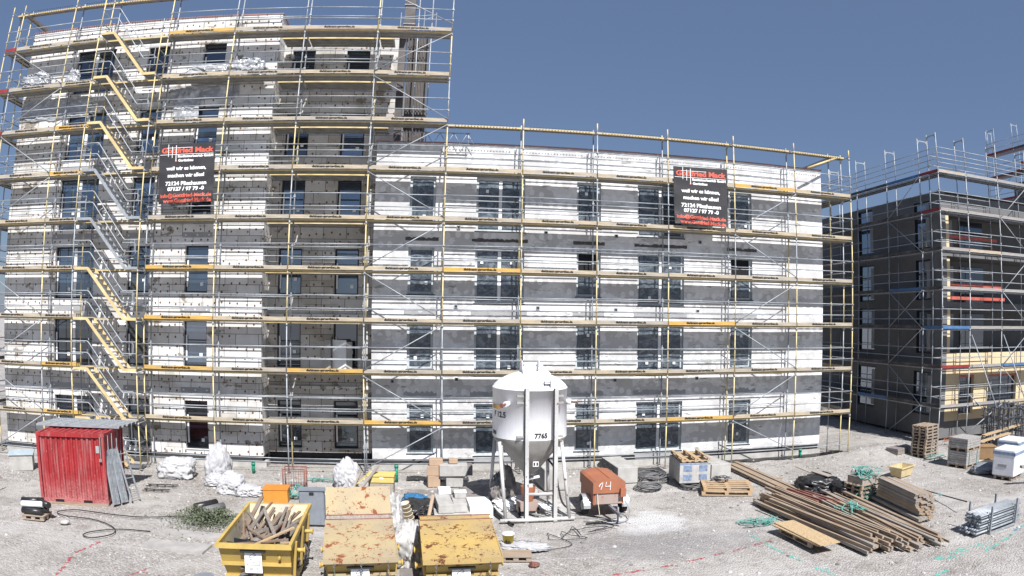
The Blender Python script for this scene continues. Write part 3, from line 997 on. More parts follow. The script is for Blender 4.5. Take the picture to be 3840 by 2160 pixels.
# ---------------------------------------------------------- right shaft beside the tall building
M['shaft'] = plain('brown grey sheet', (.115, .105, .10), .7, .2, .3, 2)
def shaft():
    t = thing('sheet_metal_screen', 'dark corrugated metal screen rising above the white roof beside the tall building', 'metal screen')
    b = MB(); x = -1.95; vs = []; n = 0
    prof = []
    while x < -.98:
        prof += [(x, 2.95), (x + .05, 2.95), (x + .07, 3.02), (x + .12, 3.02)]; x += .14
    for (px, py) in prof:
        for z in (13.1, 18.9): vs.append((px, py, z))
    fs = [(2 * i, 2 * i + 2, 2 * i + 3, 2 * i + 1) for i in range(len(prof) - 1)]
    b.add(vs, fs); k = len(b.v)
    b.add([(a, bb + .02, c) for a, bb, c in vs], [tuple(reversed(f)) for f in fs])
    b.obj('corrugated_sheet', 'shaft', t)
    for z in (15.0, 17.0): MB().box(-2.0, -.95, 2.88, 2.945, z, z + .1).obj('cross_bar', 'galv_dark', t)
    for x in (-1.5, -.9):
        MB().tube((x, 2.2, 13.2), (x, 2.2, 20.6), .026, 8).obj('upright', 'galv', t)
    MB().box(-2.3, -2.0, 2.3, 2.7, 13.1, 18.6).obj('side_post', 'shaft', t)
    t2 = thing('mast', 'dark square mast standing above the roof of the tall building', 'mast')
    MB().box(-2.2, -1.72, 2.95, 3.4, 18.9, 26).obj('column', 'shaft', t2)
    for z in (19.6, 20.6, 21.6): MB().box(-2.24, -1.68, 2.91, 3.44, z, z + .06).obj('collar', 'galv_dark', t2)
    t3 = thing('roof_railing', 'small steel railing with a bent bracket at the roof edge beside the mast', 'railing')
    b = MB(); y = 2.0
    b.path([(-2.3, y, 18.85), (-2.3, y, 19.75)], .02); b.path([(-1.25, y, 18.85), (-1.25, y, 19.9)], .02); b.path([(-.72, y, 18.6), (-.72, y, 19.8)], .02)
    b.path([(-2.3, y, 19.5), (-1.3, y, 19.62), (-.72, y, 19.7)], .018); b.path([(-2.3, y, 18.95), (-.8, y, 19.08)], .018); b.path([(-1.2, y, 19.4), (-.75, y, 19.68)], .018)
    b.obj('rail', 'galv', t3)

shaft()

# ---------------------------------------------------------- far building scaffolds
M['board_grey'] = wood('pale grey board', (.42, .41, .40), (.36, .34, .32))
M['board_dark'] = wood('dark brown board', (.10, .075, .065), (.08, .075, .07))
FZ = -.1
def u_frame(parent, x, y0, y1, z0, z1, along='y', n='end_frame'):
    b = MB()
    for yy in (y0, y1):
        p = (x, yy) if along == 'y' else (yy, x)
        b.tube((p[0], p[1], z0), (p[0], p[1], z1), .026, 7)
    p = (x, y0) if along == 'y' else (y0, x); q = (x, y1) if along == 'y' else (y1, x)
    b.bar((p[0], p[1], z1 - .12), (q[0], q[1], z1 - .12), .04, .06)
    d = .12 if y1 > y0 else -.12
    for yy, s in ((y0, d), (y1, -d)):
        a = (x, yy, z1 - .32) if along == 'y' else (yy, x, z1 - .32)
        c = (x, yy + s, z1 - .15) if along == 'y' else (yy + s, x, z1 - .15)
        b.tube(a, c, .02, 6)
    b.obj(n, 'galv', parent)
def far_scaffold():
    t = thing('scaffold', 'steel scaffold with grey, red and blue boards around the corner of the far building', 'scaffold')
    rnd = random.Random(21)
    xs = [24.2, 26.27, 28.84, 31.41, 33.98, 36.55]
    for x in xs:
        for j, y in enumerate((0., .73)):
            standard(t, x, y, .0, 14.2, int(x * 7) + j, 0, range(1, 7) if j == 0 else (), inner=False)
        u_frame(t, x, 0, .73, 14.0, 16.0)
    ys = [1.52, 4.46, 7.43, 10.4, 13.4]
    for y in ys:
        for x in (24.2, 24.9):
            standard(t, x, y, .0, 14.2, int(y * 9 + x), 0, range(1, 7) if x < 24.5 else ())
        u_frame(t, y, 24.2, 24.9, 14.0, 16.0, 'x')
    mats = ['toe_grey', 'board_grey', 'toe_red', 'toe_blue']
    ftoe = {(0, 1): 1, (0, 2): 2, (0, 3): 3, (0, 4): 1, (0, 5): 1, (0, 6): 1, (0, 7): 0, (2, 2): 3, (1, 2): 1}
    for i in range(5):
        L = xs[i + 1] - xs[i]
        for l in range(1, 8):
            z = 2. * l + FZ
            part('deck', deck_data(round(L, 3), 1, False, True), t, (xs[i], 0, z))
            m = mats[ftoe.get((i, l), 1 if rnd.random() < .8 else 0)]
            part('toe_board', toe_data(round(L, 3), 1, m), t, (xs[i], 0, z))
            for dz in (.5, 1.0):
                add_rail(t, xs[i], L, -.03, z + dz, rnd)
                if i < 2: add_rail(t, xs[i], L, .76, z + dz, rnd)
            if l == 7:
                for dz in (.75, 1.3): add_rail(t, xs[i], L, -.03, z + dz, rnd)
    flush_rails(100)
    stoe = {(0, 3): 3, (2, 1): 3, (1, 7): 3, (0, 7): 2, (0, 6): 2, (1, 4): 3}
    ysx = [0.] + ys
    for i in range(5):
        L = ysx[i + 1] - ysx[i]
        for l in range(1, 8):
            z = 2. * l + FZ
            part('side_deck', deck_data(round(L, 3), -1, False, True), t, (24.2, ysx[i], z), (0, 0, math.pi / 2))
            m = mats[stoe.get((i, l), 4 % 4)] if (i, l) in stoe else 'board_dark'
            part('side_toe_board', toe_data(round(L, 3), -1, m), t, (24.2, ysx[i], z), (0, 0, math.pi / 2))
            hs = (.5, 1.0) if l < 7 else (.4, .7, 1.0, 1.3)
            for dz in hs:
                part('side_guard_rail', rail_data(round(L, 3)), t, (24.17, ysx[i], z + dz), (0, 0, math.pi / 2))
    for x in xs:
        for l in range(1, 8):
            MB().tube((x, 0, 2 * l - .12), (x, .73, 2 * l - .12), .021, 6).obj('transom', 'galv', t)
    for y in ys:
        for l in range(1, 8):
            MB().tube((24.2, y, 2 * l - .12), (24.9, y, 2 * l - .12), .021, 6).obj('transom', 'galv', t)
    # braces: side zigzag and front zigzag, two long raking shores
    for (ya, za, yb, zb) in [(1.52, 14, 4.46, 12), (4.46, 12, 1.52, 10), (1.52, 8, 4.46, 10 - 4), (4.46, 8, 1.52, 6), (1.52, 6, 4.46, 4), (4.46, 4, 1.52, 2), (1.52, 2, 4.46, .1)]:
        brace(t, (24.14, ya, za - .1), (24.14, yb, zb - .1))
    for (xa, za, xb, zb) in [(28.84, 12, 31.41, 14), (28.84, 12, 31.41, 10), (28.84, 8, 31.41, 10), (28.84, 8, 31.41, 6), (28.84, 4, 31.41, 6), (28.84, 4, 31.41, 2), (26.27, 2.6, 28.84, .8)]:
        brace(t, (xa, -.06, za - .1), (xb, -.06, zb - .1))
    brace(t, (26.3, -.1, 5.6), (27.6, -1.9, .1), .03); brace(t, (28.9, -.1, 5.6), (30.1, -1.9, .1), .03)
    brace(t, (24.9, -1.2, .6), (27.4, -1.5, 2.1), .03)


far_scaffold()

def second_far():
    t = thing('scaffold', 'distant scaffold with dark decks rising at the top right edge', 'scaffold')
    ys = [14.6, 11.5, 8.5, 5.5]
    for y in ys:
        for x in (44, 44.73):
            MB().tube((x, y, 10), (x, y, 20.5), .03, 6).obj('standard', 'galv', t)
        u_frame(t, y, 44, 44.73, 20.4, 22.5, 'x')
    u_frame(t, 44.2, 14.6, 13.8, 20.4, 22.6)
    for i in range(3):
        for z in (14.3, 16.3, 18.3, 20.3):
            MB().box(44, 44.7, ys[i + 1], ys[i], z - .08, z).obj('deck', 'galv_dark', t)
            MB().box(43.94, 43.99, ys[i + 1], ys[i], z, z + .15).obj('toe_board', 'board_dark' if i else 'toe_red', t)
            for dz in (.5, 1.0):
                MB().tube((43.97, ys[i + 1], z + dz), (43.97, ys[i], z + dz), .024, 6).obj('guard_rail', 'galv', t)
    brace(t, (43.93, 14.6, 16.3), (43.93, 11.5, 18.3))
    b = thing('stair_core', 'dark raw concrete core with red formwork inside the distant scaffold', 'building')
    MB().box(46, 60, 5, 13.5, 0, 18).obj('wall', 'concrete_dark', b)
    MB().box(45.2, 46, 6, 12.5, 18.7, 18.9).obj('formwork_beam', 'red_paint', b)
    MB().box(45.2, 46, 6, 12, 19.3, 19.5).obj('formwork_beam', 'red_paint', b)
second_far()

# ---------------------------------------------------------- advertising banners
def banner(label, corners, y=-.12):
    """corners tl, tr, br, bl as (x, z)"""
    t = thing('banner', label, 'banner', (0, 0, 0), 0, 'advertising banners')
    tl, tr, br, bl = [Vector((c[0], 0, c[1])) for c in corners]
    nx, nz = 30, 30
    def P(u, v):
        p = (tl * (1 - u) + tr * u) * (1 - v) + (bl * (1 - u) + br * u) * v
        wv = noise.noise(Vector((u * 2.3, v * 3.1, tl.x))) * .10 * v + (abs(noise.noise(Vector((u * 5 + v * 3, v * 8, tl.x + 4)))) * .13 * max(0, v - .72) / .28)
        return Vector((p.x, y - wv - .02, p.z))
    vs = [P(i / nx, j / nz) for j in range(nz + 1) for i in range(nx + 1)]
    fs = [(j * (nx + 1) + i, (j + 1) * (nx + 1) + i, (j + 1) * (nx + 1) + i + 1, j * (nx + 1) + i + 1) for j in range(nz) for i in range(nx)]
    MB().add(vs, fs, 0, True).obj('cloth', 'banner', t)
    W_ = (tr - tl).length; H_ = (tl - bl).length
    def put(me, mat, u0, v0):
        m2 = me.copy(); m2.materials.clear(); m2.materials.append(M[mat])
        bm = bmesh.new(); bm.from_mesh(m2)
        bmesh.ops.subdivide_edges(bm, edges=[e for e in bm.edges if e.calc_length() > .12], cuts=1)
        bm.to_mesh(m2); bm.free()
        for v in m2.vertices:
            u = u0 + v.co.x / W_; vv = v0 - v.co.y / H_
            p = P(u, vv); v.co = Vector((p.x, p.y - .012 - v.co.z, p.z))
        o = bpy.data.objects.new('lettering', m2); COL.objects.link(o); o.parent = t
    def T(s, size, u, v, mat, off=.004, width=None, align='CENTER'):
        me = text_mesh(s, size, off, align).copy()
        if width:
            xs = [q.co.x for q in me.vertices]; k = width * W_ / (max(xs) - min(xs))
            for q in me.vertices: q.co.x *= k
        put(me, mat, u, v)
    T('Gottfried Mack', .30, .5, .155, 'ban_red', .014, .93)
    T('Stuckateurbetrieb GmbH', .14, .97, .235, 'ban_white', .007, .63, 'RIGHT')
    T('&', .13, .31, .305, 'ban_red', .007)
    T('Ger\u00fcstbau', .14, .35, .305, 'ban_white', .007, .27, 'LEFT')
    T('weil wir es k\u00f6nnen,', .21, .5, .445, 'ban_white', .009, .72)
    T('machen wir alles!', .21, .5, .565, 'ban_white', .009, .66)
    T('72124 Pliezhausen', .22, .5, .70, 'ban_white', .009, .74)
    T('07127 / 97 79 -0', .21, .5, .79, 'ban_white', .009, .66)
    T('info@Gottfried-Mack.de', .21, .5, .90, 'ban_red', .008, .93)
    T('www.Gottfried-Mack.de', .21, .53, .985, 'ban_red', .008, .87)
    b = MB()
    def ln(u0, v0, u1, v1, wd):
        n = 12
        for k in range(n):
            p = P(u0 + (u1 - u0) * k / n, v0 + (v1 - v0) * k / n); q = P(u0 + (u1 - u0) * (k + 1) / n, v0 + (v1 - v0) * (k + 1) / n)
            p.y -= .02; q.y -= .02
            b.bar(p, q, wd if abs(u1 - u0) < .01 else .006, .006 if abs(u1 - u0) < .01 else wd, 0, (0, -1, 0) if abs(u1 - u0) < .01 else (0, 0, 1))
    ln(.02, .185, .97, .185, .02); ln(.14, .072, .60, .072, .02)
    ln(.17, .01, .17, .22, .025); ln(.24, .05, .24, .24, .025); ln(.31, .03, .31, .30, .03)
    b.obj('logo_lines', 'ban_white', t)
banner('dark advertising banner hung on the tall scaffold right of the stair tower', [(-11.95, 13.06), (-9.44, 13.09), (-9.36, 10.66), (-11.76, 10.57)], -.10)
banner('dark advertising banner hung high on the white building scaffold', [(9.39, 12.66), (11.88, 12.70), (11.86, 10.16), (9.44, 10.22)], -.10)
# ============================================================ GROUND
def mk_ground():
    t = NT('gravel ground')
    o = t.oc()
    n1 = t.noise(.16, 4, .55)
    n2 = t.noise(1.6, 8, .7)
    st = t.vor(17.0, None, 1, 'Color')
    d = t.vor(17.0, None, 1, 'Distance')
    st2 = t.vor(42.0, None, 1, 'Color')
    sp = t.n('SeparateXYZ'); t.put(sp.inputs[0], st)
    sp2 = t.n('SeparateXYZ'); t.put(sp2.inputs[0], st2)
    base = t.ramp(n1, [(.35, (.345, .315, .285)), (.52, (.405, .378, .348)), (.7, (.455, .43, .405))])
    stone = t.ramp(sp.outputs[0], [(.0, (.09, .08, .075)), (.4, (.26, .245, .235)), (.8, (.42, .405, .395)), (1., (.62, .61, .60))])
    stone2 = t.ramp(sp2.outputs[0], [(.0, .55), (.5, .95), (1., 1.3)])
    col = t.mix(.38, base, stone)
    col = t.mix(.8, col, stone2, 'MULTIPLY')
    dust = t.ramp(t.noise(.33, 6, .6, t.mapv(o, (1, 1, 1), (31, 7, 0))), [(.44, 0.), (.62, .8)])
    col = t.mix(dust, col, (.45, .43, .405))
    dirt = t.ramp(n2, [(.30, .7), (.48, 0.)])
    col = t.mix(dirt, col, (.19, .165, .145))
    # lime dust and damp patches left by the silo and the compressor, old wheel tracks
    xyz = t.n('SeparateXYZ'); t.put(xyz.inputs[0], o)
    wob = t.noise(1.1, 6, .65, t.mapv(o, (1, 1, 1), (3, 3, 0)))
    def patch(cx, cy, rx, ry, soft=.35):
        dx = t.math('DIVIDE', t.math('SUBTRACT', xyz.outputs[0], cx), rx); dy = t.math('DIVIDE', t.math('SUBTRACT', xyz.outputs[1], cy), ry)
        q = t.math('SQRT', t.math('ADD', t.math('MULTIPLY', dx, dx), t.math('MULTIPLY', dy, dy)))
        return t.ramp(t.math('ADD', t.math('MULTIPLY', q, .5), t.math('MULTIPLY', t.math('SUBTRACT', wob, .5), 1.1)), [(.38 - soft * .3, 1.), (.52, 0.)])
    col = t.mix(t.math('MULTIPLY', patch(6.3, -7.2, 1.5, 1.3), .7), col, (.62, .62, .62))
    col = t.mix(t.math('MULTIPLY', patch(3.0, -5.3, 1.7, 1.3), .7), col, (.60, .60, .60))
    col = t.mix(t.math('MULTIPLY', patch(6.0, -9.3, 3.4, 1.5), .45), col, (.22, .215, .225))
    col = t.mix(t.math('MULTIPLY', patch(-6.3, -7.4, 2.2, 1.0), .5), col, (.20, .175, .15))
    col = t.mix(t.math('MULTIPLY', patch(.5, -2.9, 2.6, .9), .55), col, (.12, .115, .11))
    tr = t.noise(1.0, 4, .6, t.mapv(o, (.09, 1.5, 1), (0, 4, 0), (0, 0, .10)))
    col = t.mix(t.ramp(tr, [(.56, 0.), (.64, .38)]), col, (.27, .25, .235))
    tr2 = t.noise(1.0, 4, .6, t.mapv(o, (.08, 1.2, 1), (7, 14, 0), (0, 0, -.12)))
    col = t.mix(t.ramp(tr2, [(.57, 0.), (.66, .5)]), col, (.52, .51, .50))
    h = t.math('ADD', t.math('MULTIPLY', sp.outputs[1], .6), t.math('MULTIPLY', d, -1.2))
    h = t.math('ADD', h, t.math('MULTIPLY', n2, .8))
    t.bump(h, .75, .035)
    return t.fin(col, .95, 0, .15)
M['ground'] = mk_ground()
def gz(x, y):
    """terrain height"""
    a = math.exp(-(((x - 20.7) / 2.4) ** 2 + ((y + .2) / 1.1) ** 2)) * .42
    b = math.exp(-(((x - 27.5) / 4.5) ** 2 + ((y + 2.0) / .8) ** 2)) * .22
    c = noise.noise(Vector((x * .55, y * .55, 0))) * .035 + noise.noise(Vector((x * 2.1, y * 2.1, 3))) * .012
    k = 1.0 if y < -1.2 else max(0.15, 1 - (y + 1.2) / 1.0)
    return a + b + c * k - .03
def ground():
    b = MB(); vs = []; xs = []; ys = []
    x = -26
    while x <= 40: xs.append(x); x += .22
    y = -26
    while y <= 14: ys.append(y); y += .22
    xs = [-900, -200, -60] + xs + [70, 200, 900]; ys = [-900, -200, -60] + ys + [40, 200, 1500]
    for yy in ys:
        for xx in xs:
            vs.append((xx, yy, gz(xx, yy) if -26 <= xx <= 40 and -26 <= yy <= 14 else -.06))
    nx = len(xs)
    fs = [(j * nx + i, j * nx + i + 1, (j + 1) * nx + i + 1, (j + 1) * nx + i) for j in range(len(ys) - 1) for i in range(nx - 1)]
    struct(b.add(vs, fs, 0, True).obj('ground', 'ground'))
ground()
# ============================================================ SITE OBJECTS
def more_materials():
    M['skip_yellow'] = rusty('yellow skip paint', (.46, .32, .08), .68, .66, pale=(.36, .26, .08))
    M['skip_inside'] = rusty('pale worn skip inside', (.62, .52, .30), .60, .66, pale=(.42, .40, .36))
    M['lid_pale'] = rusty('pale rusty lid', (.45, .355, .20), .565, .60, pale=(.35, .29, .20))
    M['lid_yellow'] = rusty('yellow rusty lid', (.50, .345, .11), .565, .595, (.09, .03, .015), pale=(.38, .28, .14))
    M['rim_yellow'] = plain('bright yellow rim', (.52, .37, .11), .5, 0, .2, 3)
    M['container_red'] = rusty('red container paint', (.37, .045, .04), .70, .68, (.26, .17, .155), pale=(.30, .04, .035))
    M['silo_white'] = plain('white silo paint', (.80, .81, .84), .38, 0, .05, 1.5)
    M['silo_cone'] = plain('dusty grey cone', (.36, .35, .33), .8, 0, .25, 2)
    M['silo_leg'] = rusty('chipped white steel', (.62, .62, .62), .60, .67, (.10, .045, .03))
    M['comp_red'] = rusty('orange red hood', (.42, .135, .06), .67, .65, (.17, .09, .06), pale=(.29, .11, .07))
    M['comp_panel'] = rusty('dirty panel', (.42, .33, .30), .58, .66, (.22, .09, .06))
    M['rubber'] = plain('black rubber', (.02, .02, .02), .8, 0, .3)
    M['black_foil'] = plain('black plastic', (.025, .025, .027), .35, 0, .3, 3, .5, .4)
    M['bag_white'] = plain('white woven bag', (.46, .46, .475), .6, 0, .2, 5, .3, .6)
    M['bag_clear'] = plain('dusty translucent bag', (.48, .47, .46), .35, 0, .3, 4, .5, .4)
    M['pallet_new'] = wood('fresh pallet wood', (.62, .44, .25), (.54, .38, .22))
    M['pallet_old'] = wood('worn pallet wood', (.43, .33, .24), (.34, .27, .21))
    M['timber'] = wood('brown timber', (.46, .34, .235), (.36, .27, .19), 1)
    M['timber_x'] = wood('brown timber lengthwise', (.46, .34, .235), (.36, .27, .19), 0)
    M['timber_grey'] = wood('grey timber', (.42, .37, .32), (.33, .295, .26), 1)
    M['timber_red'] = wood('reddish formwork beam', (.24, .085, .07), (.27, .11, .08), 1)
    M['osb'] = plain('strand board', (.50, .37, .22), .85, 0, .4, 22, .2, .4)
    M['paver'] = plain('concrete pavers', (.36, .345, .33), .9, 0, .35, 9, .2, .4)
    M['cardboard'] = plain('cardboard', (.42, .30, .21), .85, 0, .15, 2)
    M['orange_plastic'] = plain('orange plastic', (.62, .24, .04), .5, 0, .12, 3)
    M['grey_plastic'] = plain('grey plastic', (.21, .23, .26), .6, 0, .2, 3)
    M['cab_yellow'] = plain('faded yellow paint', (.66, .52, .18), .55, 0, .2, 3)
    M['strap_green'] = plain('green plastic strap', (.12, .37, .32), .45, 0, .3, 9)
    M['pipe_green'] = plain('green drain pipe', (.02, .26, .16), .4, 0, .1)
    M['net_blue'] = plain('blue tarpaulin', (.04, .17, .34), .5, 0, .3, 12, .4, .5)
    M['eps'] = plain('polystyrene', (.80, .81, .82), .85, 0, .05, 4)
    M['aac'] = plain('grey aerated block', (.42, .41, .39), .9, 0, .2, 5, .2, .3)
    M['bucket_yellow'] = plain('yellow bucket', (.60, .44, .05), .4, 0, .15)
    M['cream_plastic'] = plain('cream plastic', (.62, .55, .42), .5, 0, .15)
    M['wrap_white'] = plain('white wrapping', (.74, .76, .80), .3, 0, .10, 3, .5, .25)
    M['wrap_blue'] = plain('blue print', (.22, .29, .42), .5, 0, .5, 9)
    M['cable'] = plain('grey dusty cable', (.16, .16, .165), .6, 0, .3, 8)
    M['cable_black'] = plain('black hose', (.02, .02, .022), .5, 0, .3, 8)
    M['brown_board'] = plain('brown boards', (.30, .19, .10), .7, 0, .2, 2)
    M['spray_red'] = plain('red marking spray', (.42, .07, .08), .9, 0, .3, 20)
    M['spray_green'] = plain('green marking spray', (.12, .50, .42), .9, 0, .3, 20)
    M['spray_blue'] = plain('blue marking spray', (.08, .22, .42), .9, 0, .3, 20)
    M['leaf'] = plain('weed leaves', (.15, .175, .11), .8, 0, .5, 9)
    M['tub_yellow'] = plain('mortar tub plastic', (.56, .45, .25), .6, 0, .25, 4)
    M['tarp_grey'] = plain('grey dusty net cover', (.24, .22, .21), .85, 0, .25, 4, .2, .4)
    M['rock'] = plain('light stone', (.45, .43, .41), .9, 0, .35, 6)
more_materials()
def mk_silo():
    t = NT('white silo paint with dust streaks')
    o = t.oc()
    s = t.noise(3.2, 7, .65, t.mapv(o, (3, 3, .25)))
    d = t.noise(9, 6, .7)
    col = t.mix(t.ramp(s, [(.50, 0.), (.74, .35)]), (.82, .83, .86), (.50, .49, .48))
    col = t.mix(t.ramp(d, [(.66, 0.), (.69, .7)]), col, (.34, .25, .20))
    t.bump(t.noise(1.4, 3), .12, .05)
    return t.fin(col, .42, 0, .4)
M['silo_white'] = mk_silo()
M['scrap_grey'] = wood('grey scrap wood', (.28, .235, .20), (.20, .17, .145), 1)
M['scrap_brown'] = wood('brown scrap wood', (.27, .18, .115), (.20, .14, .10), 1)
M['slab_dust'] = plain('dusty slab', (.37, .355, .34), .95, 0, .25, 2, .2, .3)
M['frame_shore'] = plain('dark shoring steel', (.12, .125, .135), .6, .3, .3)
LZ = (1, 0, 0)
def mk_red():
    t = NT('dusty red container paint')
    o = t.oc()
    st = t.noise(3.0, 8, .7, t.mapv(o, (2.4, 2.4, .22)))
    sp = t.noise(13, 8, .75)
    sx = t.n('SeparateXYZ'); t.put(sx.inputs[0], o)
    low = t.ramp(t.math('ADD', t.math('MULTIPLY', sx.outputs[2], .4), t.math('MULTIPLY', t.noise(2.2, 4), .5)), [(.2, .75), (.62, 0.)])
    base = t.mix(t.ramp(t.noise(1.1, 4), [(.35, 0.), (.65, 1.)]), (.34, .028, .032), (.26, .022, .026))
    m = t.math('MAXIMUM', t.math('MULTIPLY', t.ramp(st, [(.50, 0.), (.72, 1.)]), .42), t.math('MULTIPLY', low, t.ramp(sp, [(.4, .2), (.62, 1.)])))
    m = t.math('MAXIMUM', m, t.math('MULTIPLY', t.ramp(sp, [(.60, 0.), (.66, 1.)]), .55))
    return t.fin(t.mix(m, base, (.50, .36, .35)), .6, 0, .3)
M['container_red'] = mk_red()
def solo(mb, name, mats, label, cat, loc=(0, 0, 0), rz=0, group=None, rot=None):
    o = mb.obj(name, mats)
    o.location = loc; o.rotation_euler = rot if rot else (0, 0, rz)
    return tag(o, label, cat, group)
def bend_text(s, size, off, cx, cy, r, ang, z, mat, parent, width=None):
    me = text_mesh(s, size, off).copy()
    me.materials.clear(); me.materials.append(M[mat])
    for v in me.vertices:
        a = ang + v.co.x / r
        rr = r + .006 + v.co.z
        v.co = Vector((cx + math.sin(a) * rr, cy - math.cos(a) * rr, z + v.co.y))
    o = bpy.data.objects.new('lettering', me); COL.objects.link(o); o.parent = parent
    return o

# ---------------------------------------------------------- site container
def container():
    t = thing('site_container', 'small red corrugated steel container standing by the stair tower', 'container', (-12.35, -6.23, 0), math.atan2(.43, 2.48))
    W_, D, H = 2.5, 2.25, 2.34
    x0 = -W_ / 2; x1 = W_ / 2
    def corr(n, L):
        pts = []
        p = L / n
        for i in range(n):
            pts += [(i * p + .02, .0), (i * p + p * .42, .0), (i * p + p * .54, .045), (i * p + p * .88, .045)]
        pts += [(L - .0, .0)]
        return pts
    b = MB()
    pr = corr(12, W_ - .2)
    vs = []
    for (u, d) in pr:
        for z in (.17, H - .13): vs.append((x0 + .1 + u, .045 + d, z))
    b.add(vs, [(2 * i, 2 * i + 2, 2 * i + 3, 2 * i + 1) for i in range(len(pr) - 1)])
    b.box(x0 + .1, x1 - .1, .1, .12, .15, H - .1)
    b.obj('front_wall', 'container_red', t)
    b = MB(); b.box(x0 + .03, x0 + .08, .1, D - .1, .1, H - .08); b.obj('side_wall', 'container_red', t)
    b = MB(); b.box(x0 + .1, x1 - .1, D - .1, D - .04, .1, H - .08); b.obj('back_wall', 'container_red', t)
    for k in range(2):
        b = MB(); y0 = .12 + k * (D - .24) / 2
        b.box(x1 - .09, x1 - .03, y0, y0 + (D - .24) / 2 - .01, .18, H - .14)
        dn = b.obj('door', 'container_red', t)
        h = MB(); h.tube((x1 - .0, y0 + .3, .12), (x1 - .0, y0 + .3, H - .1), .02, 6); h.tube((x1, y0 + .75, .12), (x1, y0 + .75, H - .1), .02, 6)
        h.split('locking_bar', 'galv_dark', dn)
    b = MB(); vs = []
    pr = corr(10, W_ - .2)
    for (u, d) in pr:
        for yy in (.1, D - .1): vs.append((x0 + .1 + u, yy, H - .02 - d * .8))
    b.add(vs, [(2 * i, 2 * i + 2, 2 * i + 3, 2 * i + 1) for i in range(len(pr) - 1)])
    b.obj('roof', 'container_red', t)
    b = MB()
    for x in (x0, x1 - .1):
        for y in (0, D - .1):
            b.box(x, x + .1, y, y + .1, .12, H - .02)
    for z in (.05, H - .12):
        b.box(x0 + .1, x1 - .1, .0, .1, z, z + .12); b.box(x0 + .1, x1 - .1, D - .1, D, z, z + .12)
        b.box(x0, x0 + .1, .1, D - .1, z, z + .12); b.box(x1 - .1, x1, .1, D - .1, z, z + .12)
    b.obj('frame', 'container_red', t)
    for x in (x0 - .01, x1 - .15):
        for y in (-.01, D - .15):
            for z in (0, H - .1):
                MB().box(x, x + .16, y, y + .16, z, z + .12).obj('corner_casting', 'container_red', t)
    for x in (x0 + .55, x1 - .9):
        MB().box(x, x + .32, -.004, .0, .06, .15).obj('fork_pocket', 'void', t)
    MB().box(x1 - .32, x1 - .2, .03, .05, 1.72, 1.95).obj('sign_plate', 'grey_panel', t)
    b = MB(); b.box(x1 - .16, x1 - .12, -.03, .0, 1.5, 2.25); b.box(x1 - .2, x1 - .1, -.035, -.03, 1.45, 1.55); b.obj('strap', 'tarp_grey', t)
    b = MB(); b.box(x0 + .1, x1, -.02, .14, -.03, .06); solo(b, 'wood_beam', 'timber_x', 'thin timber packing lying under the front edge of the red container', 'timber', (-12.35, -6.25, 0), math.atan2(.43, 2.48))
container()
def steel_plank(label, p, q, up=(0, 0, 1), wd=.32, group=None, ladder=False, cat='scaffold plank'):
    p = Vector(p); q = Vector(q); L = (q - p).length
    b = MB()
    if ladder:
        b.box(0, L, -.2, -.17, -.03, .03); b.box(0, L, .17, .2, -.03, .03)
        x = .2
        while x < L - .1:
            b.box(x, x + .03, -.17, .17, -.015, .015); x += .28
    else:
        b.box(0, L, -wd / 2, wd / 2, -.01, .0); b.box(0, L, -wd / 2, -wd / 2 + .012, -.07, -.011); b.box(0, L, wd / 2 - .012, wd / 2, -.07, -.011)
        x = .1
        while x < L - .1:
            b.box(x, x + .14, -.11, -.04, .0, .012, 0); b.box(x + .02, x + .16, .04, .11, .0, .012, 0); x += .3
    o = b.obj('steel_ladder' if ladder else 'steel_plank', 'galv')
    d = (q - p).normalized(); u = Vector(up); y = u.cross(d).normalized(); z = d.cross(y)
    mw = Matrix((( d.x, y.x, z.x, p.x), (d.y, y.y, z.y, p.y), (d.z, y.z, z.z, p.z), (0, 0, 0, 1)))
    o.matrix_world = mw
    return tag(o, label, cat, group)
for k in range(5):
    yy = -5.25 + k * .29
    steel_plank(('frontmost perforated steel plank lying on the red container roof', 'second steel plank from the front on the red container roof', 'middle steel plank of the five on the red container roof',
                 'second steel plank from the back on the red container roof', 'rearmost steel plank lying on the red container roof')[k],
                (-14.25 + k * .02, yy, 2.45 + (k % 2) * .01), (-11.1 + k * .03, yy + .5, 2.43), group='steel planks on the container roof')
steel_plank('left steel plank leaning on the container door side', (-10.82, -5.95, 0.05), (-11.2, -5.62, 1.78), (1, -.2, .2), group='planks leaning on the container')
steel_plank('middle steel plank leaning on the container door side', (-10.66, -5.62, 0.05), (-11.13, -5.28, 1.75), (1, -.2, .2), group='planks leaning on the container')
steel_plank('steel ladder leaning right of the planks on the container', (-10.42, -5.3, 0.05), (-11.05, -4.95, 1.78), (1, -.4, .2), ladder=True, cat='ladder')
# thin dark bars that model a ladder shaped shadow right of the container
b = MB()
for y in (-.25, .0): b.box(-.6, .6, y, y + .03, 0, .03)
for x in (-.5, -.2, .1, .4): b.box(x, x + .03, -.22, .0, 0, .03)
solo(b, 'ladder_shadow', 'black_foil', 'dark bars modelling a ladder shaped shadow on the gravel right of the container', 'modelled shadow', (-10.35, -3.0, .03), .1)
b = MB()  # second, shorter ladder shadow, also built as dark bars
for y in (-.2, .0): b.box(-.5, .5, y, y + .03, 0, .03)
for x in (-.4, -.1, .2): b.box(x, x + .03, -.17, .0, 0, .03)
solo(b, 'ladder_shadow', 'black_foil', 'shorter dark bars modelling a ladder shaped shadow in front of the other one', 'modelled shadow', (-10.3, -3.7, .03), .08)

